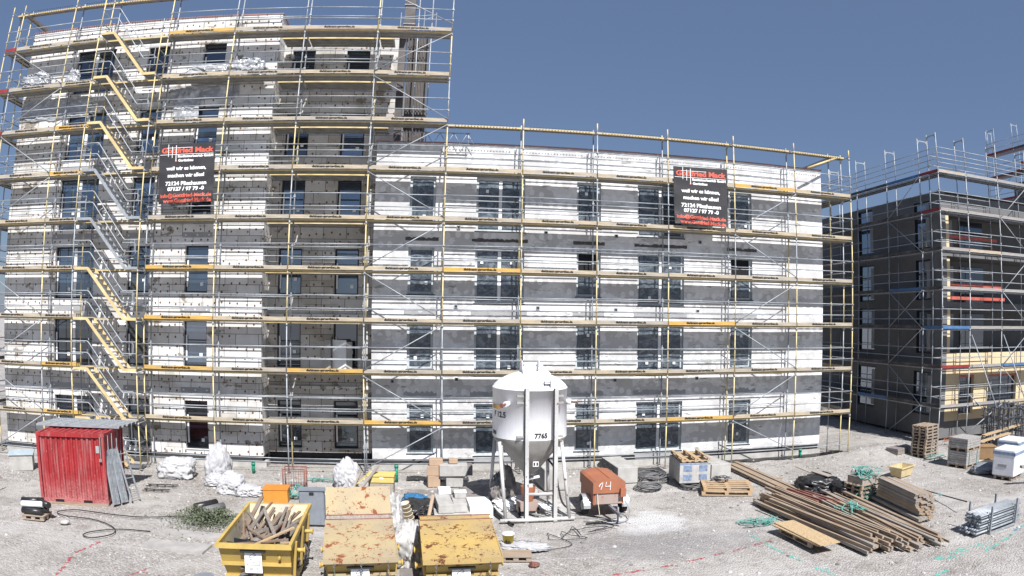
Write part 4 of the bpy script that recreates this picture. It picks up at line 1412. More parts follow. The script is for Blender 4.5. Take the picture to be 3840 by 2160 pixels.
# ---------------------------------------------------------- concrete block, roll pallet, stake
b = MB(); b.box(-.5, .5, -.45, .5, 0, .62)
t = thing('meter_box', 'grey concrete shaft box with pale blue lid left of the container', 'concrete box', (-17.3, -2.15, 0), .5)
b.obj('body', 'concrete', t); MB().box(-.55, .55, -.5, .55, .62, .67).obj('lid', plain('pale blue lid', (.42, .50, .55), .5), t)
def pallet_mesh(mat, key, L=1.2, Wd=.8):
    def f():
        b = MB()
        for y in (-.35, -.175, 0, .175, .35): b.box(-L / 2, L / 2, y * Wd / .8 - .055, y * Wd / .8 + .055, .122, .144)
        for x in (-L / 2 + .07, 0, L / 2 - .07): b.box(x - .07, x + .07, -Wd / 2, Wd / 2, .10, .1215)
        for x in (-L / 2 + .07, 0, L / 2 - .07):
            for y in (-Wd / 2 + .05, 0, Wd / 2 - .05): b.box(x - .068, x + .068, y - .048, y + .048, .022, .0995)
        for y in (-Wd / 2 + .05, 0, Wd / 2 - .05): b.box(-L / 2, L / 2, y - .05, y + .05, 0, .0215)
        return b.obj('pallet', mat)
    return cached(('pallet', key), f)
def pallet(label, loc, rz, mat='pallet_old', group=None, rot=None, L=1.2, Wd=.8):
    o = bpy.data.objects.new('pallet', pallet_mesh(mat, (mat, L, Wd), L, Wd)); COL.objects.link(o)
    o.location = loc; o.rotation_euler = rot or (0, 0, rz)
    return tag(o, label, 'pallet', group)
pallet('small pallet under the black rolls at the left', (-12.75, -8.05, 0), .08, L=.8, Wd=.6)
rr = random.Random(4)
for k, (dx, dy, z, a, m, s) in enumerate([(-.05, -.18, .25, 0, 'black_foil', 'lowest front black roll on the small pallet'), (.0, .08, .25, .1, 'black_foil', 'lowest rear black roll on the small pallet'),
        (-.1, -.05, .43, .2, 'white_plastic', 'white roll lying among the black rolls'), (.22, .1, .46, -.5, 'black_foil', 'black roll on the right of the roll pile'), (-.25, .2, .47, .3, 'black_foil', 'black roll on the left top of the roll pile')]):
    b = MB(); b.tube((-.38, 0, 0), (.38, 0, 0), .10, 14); b.tube((-.381, 0, 0), (-.375, 0, 0), .05, 10, 1)
    solo(b, 'membrane_roll', [m, 'void'], s, 'roll', (-12.75 + dx, -8.05 + dy, z), a, 'rolls on the small pallet')
solo(MB().bar((0, 0, 0), (.12, .35, .04), .06, .04).bar((.12, .35, .04), (.16, .5, .45), .05, .04), 'wood_stake', 'timber_x', 'short wooden stake lying left of the container', 'stake', (-16.2, -6.0, .05))

# ---------------------------------------------------------- bags
def blob(name, label, cat, loc, size, mat, seed, crease=.16, sub=4, rz=0, flat=.12, group=None, lean=0., pinch=0.):
    bm = bmesh.new(); bmesh.ops.create_icosphere(bm, subdivisions=sub + 1 if sub > 2 else sub, radius=1)
    for v in bm.verts:
        d = v.co.normalized()
        k = 1 + noise.noise(d * 1.1 + Vector((seed, 0, 0))) * .35
        w_ = Vector((noise.noise(d * 2 + Vector((seed, 1, 1))), noise.noise(d * 2 + Vector((1, seed, 1))), 0)) * .8
        k += crease * (.5 - abs(noise.noise((d + w_) * 2.6 + Vector((0, seed, 2)))) * 2.2) * .6
        k += crease * (.5 - abs(noise.noise(Vector((d.x * 4, d.y * 4, d.z * 2.0)) + w_ * 3 + Vector((seed, 5, 2)))) * 2.2) * .28
        k += crease * (.5 - abs(noise.noise((d + w_ * .5) * 9 + Vector((seed, 2, 7)))) * 2) * .07
        p = d * k
        sq = max(abs(d.x), abs(d.y), abs(d.z)); p *= (1 / sq) ** .38
        if pinch and p.z > .25: 
            f = max(.38, 1 - pinch * (p.z - .25) * 1.1); p.x *= f; p.y *= f
        if p.z < -.55: p.z = -.55 - (p.z + .55) * -.15
        p.x += lean * (p.z + .5)
        v.co = Vector((p.x * size[0], p.y * size[1], (p.z + .6) * size[2] / 1.75))
    me = bpy.data.meshes.new(name); bm.to_mesh(me); bm.free()
    me.materials.append(M[mat])
    me.polygons.foreach_set('use_smooth', [True] * len(me.polygons))
    o = bpy.data.objects.new(name, me); COL.objects.link(o)
    o.location = loc; o.rotation_euler = (0, 0, rz)
    return tag(o, label, cat, group)
blob('white_bag', 'wide slumped white bag nearest the stair tower', 'bag', (-10.4, -1.5, 0), (.72, .42, .85), 'bag_white', 1.3, .26, group='white rubbish bags')
blob('white_bag', 'tall tied white bag in front of the tall building', 'bag', (-8.55, -1.7, 0), (.44, .40, 1.5), 'bag_white', 4.1, .26, pinch=.34, group='white rubbish bags')
blob('white_bag', 'flat crumpled white sheet bag spread at the foot of the tall bag', 'bag', (-8.2, -2.3, 0), (.65, .35, .35), 'bag_white', 6.1, .35, group='white rubbish bags')
blob('white_bag', 'low crumpled white bag lying behind the orange box', 'bag', (-7.55, -3.3, 0), (.45, .4, .75), 'bag_white', 7.7, .35, group='white rubbish bags')
blob('white_bag', 'flat end of torn white bag nearest the orange box', 'bag', (-6.8, -3.5, 0), (.45, .35, .35), 'bag_white', 9.2, .4, group='white rubbish bags')
blob('white_bag', 'bulging white bag beside the yellow cabinet', 'bag', (-3.55, -2.1, 0), (.46, .42, 1.08), 'bag_white', 11.4, .26, group='white rubbish bags')
blob('plastic_bag', 'grey translucent rubbish bag beside the leaning bucket stack', 'bag', (-1.62, -7.2, 0), (.36, .6, 1.25), 'bag_clear', 13.4, .3, lean=-.1)
blob('plastic_bag', 'round dusty bag between the two lidded skips', 'bag', (-1.0, -10.0, 0), (.36, .45, 1.15), 'bag_clear', 15.4, .25)
blob('plastic_heap', 'black crumpled plastic heap with boards on it near the green straps', 'plastic heap', (13.45, -5.2, 0), (.85, .75, .62), 'black_foil', 17.4, .22)
blob('plastic_heap', 'small black crumpled plastic right of the black heap', 'plastic heap', (13.75, -6.4, 0), (.35, .45, .5), 'black_foil', 19.4, .3)
blob('plastic_sheet', 'dark plastic sheet heap between the blocks and the buckets', 'plastic heap', (-.75, -5.2, 0), (.55, .9, .30), 'black_foil', 21.4, .45)
blob('plastic_sheet', 'crumpled white cloth beside the yellow bucket', 'cloth', (2.0, -8.95, 0), (.65, .32, .13), 'bag_white', 23.4, .5, rz=-.3)
blob('plastic_sheet', 'white scraps of packing under the silo', 'scrap heap', (2.2, -5.0, 0), (.5, .4, .35), 'eps', 25.4, .6)
blob('plastic_sheet', 'small white scraps behind the silo front beam', 'scrap heap', (3.1, -5.2, 0), (.4, .3, .14), 'eps', 26.4, .6)
blob('plastic_sheet', 'blue tarpaulin patch behind the aerated blocks', 'tarpaulin', (-.95, -4.05, 0), (.38, .4, .25), 'net_blue', 27.4, .5)
blob('covered_mixer', 'grey net covered mortar machine standing under the silo', 'covered machine', (1.95, -4.6, 0), (.42, .42, 1.35), 'tarp_grey', 29.1, .35, pinch=.35)
blob('soil_heap', 'dark damp soil patch beside the silo', 'soil heap', (1.4, -3.3, -.12), (1.0, 1.1, .36), 'tarp_grey', 31.1, .2)

# ---------------------------------------------------------- skips
def label_plate(parent, x, y, z, wd, ht, tilt):
    b = MB(); b.box(-wd / 2, wd / 2, -.012, 0, 0, ht)
    o = b.obj('label_plate', 'white_plastic', parent); o.location = (x, y, z); o.rotation_euler = (tilt, 0, 0)
    b = MB(); g = .03
    b.box(-wd * .38, wd * .38, -.016, -.0125, ht * .36, ht * .36 + .014); b.box(-wd * .38, -wd * .38 + .014, -.016, -.0125, ht * .36 + .0145, ht * .58); b.box(wd * .38 - .014, wd * .38, -.016, -.0125, ht * .36 + .0145, ht * .58)
    b.obj('frame_mark', 'pipe_green', o)
    b = MB()
    for k in range(4):
        zz = ht * (.28 - k * .065); b.box(-wd * .25, -wd * .02, -.016, -.0125, zz, zz + .010); b.box(wd * .15, wd * .24, -.016, -.0125, zz, zz + .012)
    b.box(-wd * .06, wd * .08, -.016, -.0125, ht * .47, ht * .50)
    def seg(x0, z0, x1, z1): b.bar((x0 * wd, -.0145, z0 * ht), (x1 * wd, -.0145, z1 * ht), .004, .007, 0, (0, 0, 1) if abs(x1 - x0) > .01 else (1, 0, 0))
    for s in ((-.2, .66, -.14, .62), (-.14, .62, .1, .74), (.1, .74, .16, .84), (-.2, .66, -.24, .76), (-.24, .76, .04, .92), (.04, .92, .16, .84), (-.24, .76, -.12, .73), (-.12, .73, .16, .84), (-.14, .62, -.12, .73), (.04, .92, .22, .96)):
        seg(*s)
    b.obj('printed_drawing', 'frame_dark', o)
def skip(label, x, yf, L, z, wd, rim_mat, lid=None, group='yellow rubbish skips', rz=0):
    """x centre, yf = y of the front rim, L = length backwards."""
    t = thing('skip', label, 'skip', (x, yf, 0), rz, group)
    w2 = wd / 2; ins = .55; bw = w2 - .12
    def ring(hw, y0, y1, zz): return [(-hw, y0, zz), (hw, y0, zz), (hw, y1, zz), (-hw, y1, zz)]
    b = MB()
    lv = [(bw, ins + .1, L - ins, .05), (bw + .02, ins - .12, L - ins + .2, .42), (w2 - .03, .18, L - .2, .95), (w2, .03, L - .03, z)]
    for k in range(3):
        a = ring(*lv[k]); c = ring(*lv[k + 1])
        b.add(a + c, [(0, 1, 5, 4), (1, 2, 6, 5), (2, 3, 7, 6), (3, 0, 4, 7)])
    b.add(ring(*lv[0]), [(3, 2, 1, 0)])
    b.obj('body', 'skip_yellow', t)
    b = MB()
    for k in range(3):
        a = [(p[0] * .97, p[1] + (.03 if p[1] < L / 2 else -.03), p[2] + .02) for p in ring(*lv[k])]; c = [(p[0] * .97, p[1] + (.03 if p[1] < L / 2 else -.03), p[2] + (.02 if k < 2 else -.01)) for p in ring(*lv[k + 1])]
        b.add(a + c, [(4, 5, 1, 0), (5, 6, 2, 1), (6, 7, 3, 2), (7, 4, 0, 3)])
    b.add([(p[0] * .97, p[1] + (.03 if p[1] < L / 2 else -.03), .08) for p in ring(*lv[0])], [(0, 1, 2, 3)])
    b.obj('lining', 'skip_inside', t)
    b = MB()
    b.box(-w2 - .04, w2 + .04, -.04, .05, z - .10, z); b.box(-w2 - .04, w2 + .04, L - .05, L + .04, z - .10, z)
    b.box(-w2 - .04, -w2 + .03, .0501, L - .0501, z - .10, z); b.box(w2 - .03, w2 + .04, .0501, L - .0501, z - .10, z)
    b.obj('rim', rim_mat, t)
    b = MB()
    b.box(-w2 + .02, w2 - .02, .13, .20, .86, .93); b.box(-w2 + .05, w2 - .05, .3, .38, .52, .58); b.box(-bw, -bw + .12, ins - .2, ins + .1, .05, .5); b.box(bw - .12, bw, ins - .2, ins + .1, .05, .5)
    b.split('front_rib', rim_mat, t)
    for s in (-1, 1):
        for yy in (.55, L / 2, L - .6):
            b = MB(); b.bar((s * (w2 + .05), yy, z - .1), (s * (bw + .06), yy + .05, .35), .06, .07, 0, (0, 1, 0)); b.obj('side_rib', 'skip_yellow', t)
        for yy in (.9, L - 1.0):
            b = MB(); b.tube((s * (w2 - .05), yy, z - .42), (s * (w2 + .16), yy, z - .42), .05, 10); b.tube((s * (w2 + .16), yy, z - .42), (s * (w2 + .19), yy, z - .42), .08, 10)
            b.obj('lifting_lug', 'rim_yellow', t)
    MB().tube((.55, .10, z - .30), (.55, .02, z - .31), .03, 8).obj('bolt', 'rim_yellow', t)
    b = MB(); b.box(-.30, .26, -.02, .05, z - .19, z - .15); b.obj('plate_holder', 'frame_dark', t)
    label_plate(t, -.03, .03, z - .66, .38, .47, -.10)
    return t
s1 = skip('open yellow skip heaped with scrap timber', -4.18, -12.72, 3.28, 1.4, 1.60, 'rim_yellow', rz=.045)
s2 = skip('yellow skip with pale rusty lids, the rear lid tipped up', -1.82, -13.12, 2.9, 1.27, 1.44, 'lid_pale', rz=.12)
s3 = skip('yellow skip closed by a rust spotted yellow lid', .25, -13.17, 2.9, 1.27, 1.54, 'lid_yellow', rz=.05)
def lids(t, mat, rear_up, L=3.0, z=1.27, wd=1.5):
    w2 = wd / 2
    # folding lids: sloped front lid, flat ridge strip, rear lid
    b = MB(); p = [(-.03, z + .06), (1.72, z + .40)]
    def slab(pts, th=.035):
        m = MB(); vs = []
        for (y, zz) in pts:
            for x in (-w2, w2):
                vs.append((x, y, zz))
        for (y, zz) in pts:
            for x in (-w2, w2):
                vs.append((x, y, zz - th))
        n = len(pts)
        fs = []
        for k in range(n - 1):
            a = 2 * k; fs.append((a, a + 1, a + 3, a + 2)); c = 2 * n + a; fs.append((c + 2, c + 3, c + 1, c))
            fs.append((a, a + 2, c + 2, c)); fs.append((a + 3, a + 1, c + 1, c + 3))
        fs.append((1, 0, 2 * n, 2 * n + 1)); fs.append((2 * n - 2, 2 * n - 1, 4 * n - 1, 4 * n - 2))
        return m.add(vs, fs)
    m = slab([(-.10, z + .0), (-.09, z + .06), (1.76, z + .34)]); l = m.obj('lid', mat, t)
    MB().box(-w2 - .015, w2 + .015, -.13, -.10, z - .03, z + .08).obj('lid_lip', mat, l)
    for s in (-1, 1): MB().bar((s * (w2 + .008), -.1, z + .045), (s * (w2 + .008), 1.76, z + .315), .02, .07, 0).obj('lid_flange', mat, l)
    slab([(1.765, z + .342), (2.0, z + .36)]).obj('ridge_plate', 'timber_grey' if rear_up else mat, t)
    MB().tube((-w2 - .03, 1.76, z + .34), (w2 + .03, 1.76, z + .34), .018, 8).obj('hinge', 'timber_red', t)
    MB().tube((-w2 - .03, 2.02, z + .36), (w2 + .03, 2.02, z + .36), .018, 8).obj('hinge', 'timber_red', t)
    if rear_up: l2 = slab([(2.035, z + .38), (2.24, z + .98)]).obj('rear_lid', mat, t)
    else: l2 = slab([(2.04, z + .35), (2.98, z + .07)]).obj('rear_lid', mat, t)
    # side walls below the ridge
    for s in (-1, 1):
        x = s * (w2 - .05); b = MB()
        vs = [(x, .05, z - .005), (x, 2.85, z - .005), (x, 2.02, z + .31), (x, 1.76, z + .29)]
        b.add(vs, [(0, 1, 2, 3)] if s > 0 else [(3, 2, 1, 0)]); b.add([(q[0] - s * .01, q[1], q[2]) for q in vs], [(3, 2, 1, 0)] if s > 0 else [(0, 1, 2, 3)])
        b.obj('gable_plate', mat, t)
    for x in (-.55, 0, .55):
        if x == 0 and not rear_up: continue
        b = MB()
        for k in range(9):
            b.path([(x + .018 * math.cos(a) * (k % 2), -.15 + .018 * math.cos(a) * ((k + 1) % 2) + k * .006, z - .02 - k * .045 + .028 * math.sin(a)) for a in [i * math.pi / 4 for i in range(8)]], .006, 5, closed=True)
        b.obj('chain', 'galv_dark', t)
lids(s2, 'lid_pale', True)
lids(s3, 'lid_yellow', False, wd=1.6)
# scrap timber in the open skip
rr = random.Random(12)
spec = [(-.6, .3, .95, -.35, 2.6, 1.45, .09, 'timber_grey'), (-.45, .4, .9, -.1, 2.5, 1.5, .07, 'timber'), (-.3, .6, .95, .1, 2.4, 1.4, .12, 'timber'), (-.65, .8, 1.0, .15, 2.7, 1.35, .06, 'pallet_new'),
        (-.5, .2, 1.1, .5, 2.0, 1.3, .06, 'timber_grey'), (.15, .5, 1.0, .25, 2.4, 1.55, .06, 'timber_grey'), (.3, .5, .9, .42, 1.9, 1.62, .07, 'timber'), (.42, .8, 1.0, .5, 1.6, 1.5, .05, 'timber_grey'),
        (-.35, 1.4, 1.15, .72, 1.75, 1.2, .26, 'timber_grey'), (.1, .7, 1.2, .72, 1.5, 1.5, .06, 'timber_grey'), (-.62, .5, 1.2, .62, .75, 1.28, .10, 'timber'), (.5, .5, 1.1, -.2, 1.9, 1.62, .08, 'timber_grey'), (-.2, .35, 1.2, .66, 1.2, 1.42, .07, 'pallet_new'), (-.68, 1.6, 1.1, -.5, 2.9, 1.66, .10, 'timber'), (-.7, .35, 1.05, .2, .35, 1.0, .1, 'timber'), (-.3, .9, 1.15, .7, 1.0, 1.12, .08, 'pallet_new'),
        (-.1, 1.9, 1.0, .3, 2.8, 1.5, .08, 'pallet_new'), (.0, 1.6, 1.0, .5, 2.75, 1.35, .07, 'timber'), (-.7, 1.0, 1.0, -.25, 2.9, 1.52, .05, 'timber')]
for i_ in range(16):
    xa_ = rr.uniform(-.6, .6); ya_ = rr.uniform(.3, 2.2); a_ = rr.uniform(-1.2, 1.2); l_ = rr.uniform(.6, 1.5)
    spec.append((xa_, ya_, rr.uniform(1.08, 1.22), max(-.7, min(.7, xa_ + l_ * math.sin(a_))), min(3.0, ya_ + l_ * math.cos(a_)), rr.uniform(1.2, 1.55), rr.uniform(.03, .07), rr.choice(('timber', 'timber_grey', 'timber'))))
spec.sort(key=lambda s: s[0] + s[3])
for i_, (xa, ya, za, xb, yb, zb, wd, m) in enumerate(spec):
    b = MB(); b.bar((xa, ya, za), (xb, yb, zb), wd if wd < .2 else .03, .035 if wd < .2 else wd)
    solo(b, 'scrap_board', {'timber_grey': 'scrap_grey', 'timber': 'scrap_brown'}.get(m, m), ('broad ' if wd > .2 else 'thin ' if wd < .055 else 'narrow ' if wd < .08 else 'stout ') + {'timber_grey': 'grey', 'timber': 'brown'}.get(m, 'pale') + (' upright' if abs(xa - xb) < .25 else ' right leaning' if xb > xa else ' left leaning') + ' scrap board at the ' + ('left' if (xa + xb) / 2 < -.2 else 'right' if (xa + xb) / 2 > .2 else 'centre') + (' front' if (ya + yb) / 2 < 1.3 else ' back') + ' of the open skip', 'board', (-4.18, -12.72, 0), 0, 'scrap boards in the open skip')
b = MB(); b.box(-.55, .45, -.16, .16, 0, .03); b.box(-.55, .45, -.16, -.12, .03, .14); b.box(-.55, .45, .12, .16, .03, .14); b.box(.41, .45, -.12, .12, .03, .14)
solo(b, 'window_frame', 'frame_dark', 'dark trough frame lying at the front of the open skip', 'frame', (-4.35, -12.25, 1.12), -.32)
blob('rubble', 'mixed grey debris filling the open skip', 'debris', (-4.18, -11.1, .2), (.72, 1.35, .98), 'tarp_grey', 41.2, .35)

# ---------------------------------------------------------- silo
def silo():
    t = thing('silo', 'white mortar silo on legs in front of the white building', 'silo', (2.70, -5.42, 0), 0)
    r = 1.17
    b = MB(); b.lathe([(r, 2.52), (r, 4.02), (r + .012, 4.02), (r + .012, 4.06), (r - .01, 4.07), (r * .95, 4.15), (r * .86, 4.245), (r * .75, 4.33), (r * .62, 4.405), (r * .48, 4.465), (r * .34, 4.51), (r * .18, 4.54), (.0, 4.55)], n=56)
    b.obj('tank', 'silo_white', t)
    b = MB(); b.lathe([(r - .01, 2.52), (r - .015, 2.46), (.30, 1.40), (.20, 1.34), (.20, 1.18), (.12, 1.16), (.12, .95)], n=40); b.obj('cone', 'silo_cone', t)
    b = MB(); b.lathe([(.19, 4.5), (.19, 4.72), (.14, 4.75), (0, 4.75)], n=20); b.obj('hatch', 'silo_white', t)
    for s, d in ((-1, .0), (1, .35)):
        b = MB(); x = s * .26
        vs = [(x, -.55 + d, 4.47), (x, .45, 4.47), (x, .15, 4.86), (x, -.12, 4.88)]
        b.add(vs + [(q[0] + .02 * s, q[1], q[2]) for q in vs], [(0, 1, 2, 3), (7, 6, 5, 4), (0, 4, 5, 1), (1, 5, 6, 2), (2, 6, 7, 3), (3, 7, 4, 0)])
        b.obj('fin', 'silo_white', t)
    b = MB(); vs = [(.28, -.1, 4.84), (.66, -.1, 4.45), (.28, -.1, 4.5)]
    b.add(vs + [(q[0], q[1] + .02, q[2]) for q in vs], [(0, 1, 2), (5, 4, 3), (0, 3, 4, 1), (1, 4, 5, 2), (2, 5, 3, 0)]); b.obj('fin', 'silo_white', t)
    legs = [((-1.03, -.80), (-.88, -1.17), 2.45), ((.88, -.80), (1.08, -1.19), 2.45), ((-1.05, .62), (-1.18, 1.02), 2.3), ((.70, .75), (.78, .92), 2.3)]
    for (a, c, z) in legs:
        MB().tube((a[0], a[1], z), (c[0], c[1], .08), .055, 12, r2=.055).obj('leg', 'silo_leg', t)
    for x in (-.24, .64):
        b = MB(); y = -1.20
        b.box(x - .055, x + .055, y - .03, y - .015, .0, 4.12); b.box(x - .055, x - .04, y - .015, y + .08, .0, 4.12); b.box(x + .04, x + .055, y - .015, y + .08, .0, 4.12)
        c = b.obj('guide_channel', 'silo_leg', t)
        MB().box(x - .085, x - .056, y - .028, y + .08, .05, 4.1).obj('channel_dark_strip', 'frame_dark', c)  # dark strip along the left face of the channel
        for z in (3.85, 3.65, 2.62):
            MB().box(x - .30 if x < 0 else x + .06, x - .06 if x < 0 else x + .22, y + .03, y + .2, z, z + .05).obj('bracket', 'silo_cone', c)
    b = MB()
    b.tube((-1.05, -1.22, .07), (1.25, -1.17, .07), .06, 10); b.obj('base_beam', 'silo_leg', t)
    MB().tube((-.18, -1.16, .87), (.6, -1.16, .87), .05, 10).obj('cross_bar', 'silo_leg', t)
    MB().bar((-1.18, 1.02, .08), (-.88, -1.17, .08), .08, .08).obj('base_beam', 'silo_leg', t)
    MB().bar((.78, .92, .08), (1.08, -1.17, .08), .08, .08).obj('base_beam', 'silo_leg', t)
    MB().bar((-1.1, .9, .07), (.5, -1.1, .07), .07, .05).obj('base_beam', 'silo_cone', t)
    MB().bar((-.2, .9, .07), (.9, -.9, .07), .07, .05).obj('base_beam', 'silo_cone', t)
    MB().tube((-.95, -.7, 2.3), (-.75, .3, 1.0), .03, 8).obj('brace', 'silo_leg', t)
    for ang, lab in ((-.72, 1), (1.18, 2)):
        cx, cy = math.sin(ang), -math.cos(ang)
        b = MB(); b.tube((cx * r, cy * r, 3.62), (cx * (r + .16), cy * (r + .16), 3.62), .09, 14); b.obj('pipe_stub', 'silo_white', t)
        b = MB(); b.tube((cx * (r + .16), cy * (r + .16), 3.62), (cx * (r + .34), cy * (r + .34), 3.60), .03, 10); b.tube((cx * (r + .34), cy * (r + .34), 3.60), (cx * (r + .37), cy * (r + .37), 3.60), .07, 12)
        b.obj('coupling', 'timber_red', t)
    b = MB(); x, y, z = .38, -.98, 4.20
    b.box(x - .1, x - .085, y - .1, y - .02, z - .08, z + .12); b.box(x + .085, x + .1, y - .1, y - .02, z - .08, z + .12); b.box(x - .085, x + .085, y - .08, y - .06, z, z + .03); b.box(x - .085, x + .085, y - .08, y - .06, z + .06, z + .08)
    b.obj('hook_bracket', 'frame_dark', t)
    bend_text('7765', .205, .009, 0, 0, r, .165, 2.60, 'ink', t)
    bend_text('F 12.5', .24, .006, 0, 0, r, -1.05, 3.18, 'ink', t)
    bend_text('7765', .15, .005, 0, 0, r, -1.32, 2.62, 'ink', t)
    b = MB(); n = 8; vs = []
    for i in range(n + 1):
        a = -1.45 + .45 * i / n
        for z in (3.42, 3.54): vs.append((math.sin(a) * (r + .008), -math.cos(a) * (r + .008), z))
    b.add(vs, [(2 * i, 2 * i + 2, 2 * i + 3, 2 * i + 1) for i in range(n)]); b.obj('warning_sticker', 'toe_yellow', t)
    b = MB(); b.box(.02, .20, -.66, -.64, 1.62, 1.78); o = b.obj('stencil_plate', 'white_plastic', t)
    b = MB(); b.box(.04, .09, -.664, -.661, 1.65, 1.75); b.box(.13, .18, -.664, -.661, 1.65, 1.75); b.obj('stencil', 'frame_dark', o)
    b = MB(); b.lathe([(.15, .95), (.17, .85), (.17, .55), (.12, .5), (.12, .25)], n=18); b.box(-.26, .26, -.12, .12, .62, .72); b.obj('valve', 'silo_leg', t)
    b = MB(); b.tube((-.25, -.12, 1.05), (.28, -.3, 1.22), .045, 8); b.obj('lever', 'silo_white', t)
silo()
def pump():
    t = thing('mortar_pump', 'dusty red and white mortar pump standing under the silo cone', 'pump', (2.62, -5.7, 0), 0)
    b = MB(); b.box(-.35, .30, -.2, .2, .12, .42); b.obj('housing', 'comp_panel', t)
    b = MB(); b.lathe([(.16, .42), (.24, .8), (.24, .92)], n=18); b.obj('hopper', 'comp_red', t)
    for x in (-.3, .3):
        b = MB(); b.path([(x, -.26 + .13 * math.cos(a), .14 + .13 * math.sin(a)) for a in [i * math.pi / 6 for i in range(12)]], .03, 8, closed=True); b.obj('wheel', 'rubber', t)
pump()
def hose(label, pts, r=.025, mat='cable_black', cat='hose', n=10, group=None, name='hose'):
    P = [Vector(p) for p in pts]; out = []
    for i in range(len(P) - 1):
        p0 = P[max(0, i - 1)]; p1 = P[i]; p2 = P[i + 1]; p3 = P[min(len(P) - 1, i + 2)]
        for k in range(n):
            u = k / n
            out.append(.5 * ((2 * p1) + (p2 - p0) * u + (2 * p0 - 5 * p1 + 4 * p2 - p3) * u * u + (3 * p1 - p0 - 3 * p2 + p3) * u ** 3))
    out.append(P[-1])
    return solo(MB().path(out, r, 6), name, mat, label, cat, group=group)
hose('thick black hose curving down behind the silo channel', [(3.3, -4.9, 1.7), (3.55, -5.3, 1.35), (3.62, -5.6, .8), (3.75, -5.8, .3), (4.2, -5.9, .04), (5.0, -7.0, .03), (4.2, -7.1, .03)], .032)
hose('thick black hose on the gravel at the left silo leg', [(1.5, -4.9, .05), (1.6, -5.9, .05), (1.9, -6.7, .05), (2.0, -7.0, .05)], .04)
hose('long thin black hose looping on the gravel below the container', [(-6.5, -6.3, .03), (-8.2, -6.6, .03), (-9.4, -7.0, .03), (-10.6, -7.0, .03), (-11.9, -6.9, .03), (-12.4, -7.3, .03), (-12.0, -7.6, .03), (-10.8, -7.7, .03), (-9.9, -8.2, .03), (-9.6, -8.8, .03), (-10.0, -9.3, .03), (-10.4, -9.2, .03), (-10.3, -8.8, .03), (-9.6, -8.35, .03), (-8.6, -8.3, .03)], .016)
rr = random.Random(8)
pts = [(1.95, -8.6, .02), (2.5, -9.2, .02), (3.4, -8.9, .02)]
for k in range(26): pts.append((3.2 + k * .07 + rr.uniform(-.5, .5), -8.3 + k * .035 + rr.uniform(-.45, .45), .02 + .004 * k))
hose('tangled thin dark cable on the gravel in front of the silo', pts, .010, n=8, cat='cable', name='cable')
hose('pale hoses lying below the orange compressor', [(4.2, -6.8, .03), (4.9, -7.15, .03), (5.5, -7.0, .03), (5.7, -6.6, .25), (5.6, -6.4, .5)], .018, 'galv', name='hose')
hose('thin cable along the ground beneath the silo frame', [(3.0, -6.0, .03), (3.8, -6.3, .03), (4.6, -6.6, .03), (5.2, -7.0, .03)], .014, 'galv', 'cable', name='cable')

def coil(label, x, y, r, n, seed, mat='cable', h=.28):
    rr = random.Random(seed); pts = []
    for k in range(n * 16):
        a = k * math.pi / 8; q = k / (n * 16)
        R_ = r * (.80 + .17 * math.sin(k * .045 + seed) + .03 * math.sin(a * 3 + seed)) * (1 - .2 * q)
        pts.append((x + math.cos(a) * R_ + .12 * math.sin(k * .023), y + math.sin(a) * R_ * 1.0 + .10 * math.cos(k * .031), .03 + h * q + .02 * math.sin(a * 1.7 + k)))
    return solo(MB().path(pts, .018, 5), 'cable_coil', mat, label, 'cable coil', group='coiled cables')
coil('large heap of coiled grey cable left of the wrapped goods', 7.9, -2.1, .72, 12, 1, h=.30)
coil('low coil of grey cable behind the compressor', 7.35, -3.35, .56, 9, 2, h=.16)
coil('coil of grey cable in front of the wrapped goods', 8.95, -3.5, .55, 9, 3, h=.16)
coil('small coil of cable lying on the flat pallets', 9.95, -3.9, .45, 4, 4, h=.1).location = (0, 0, .3)

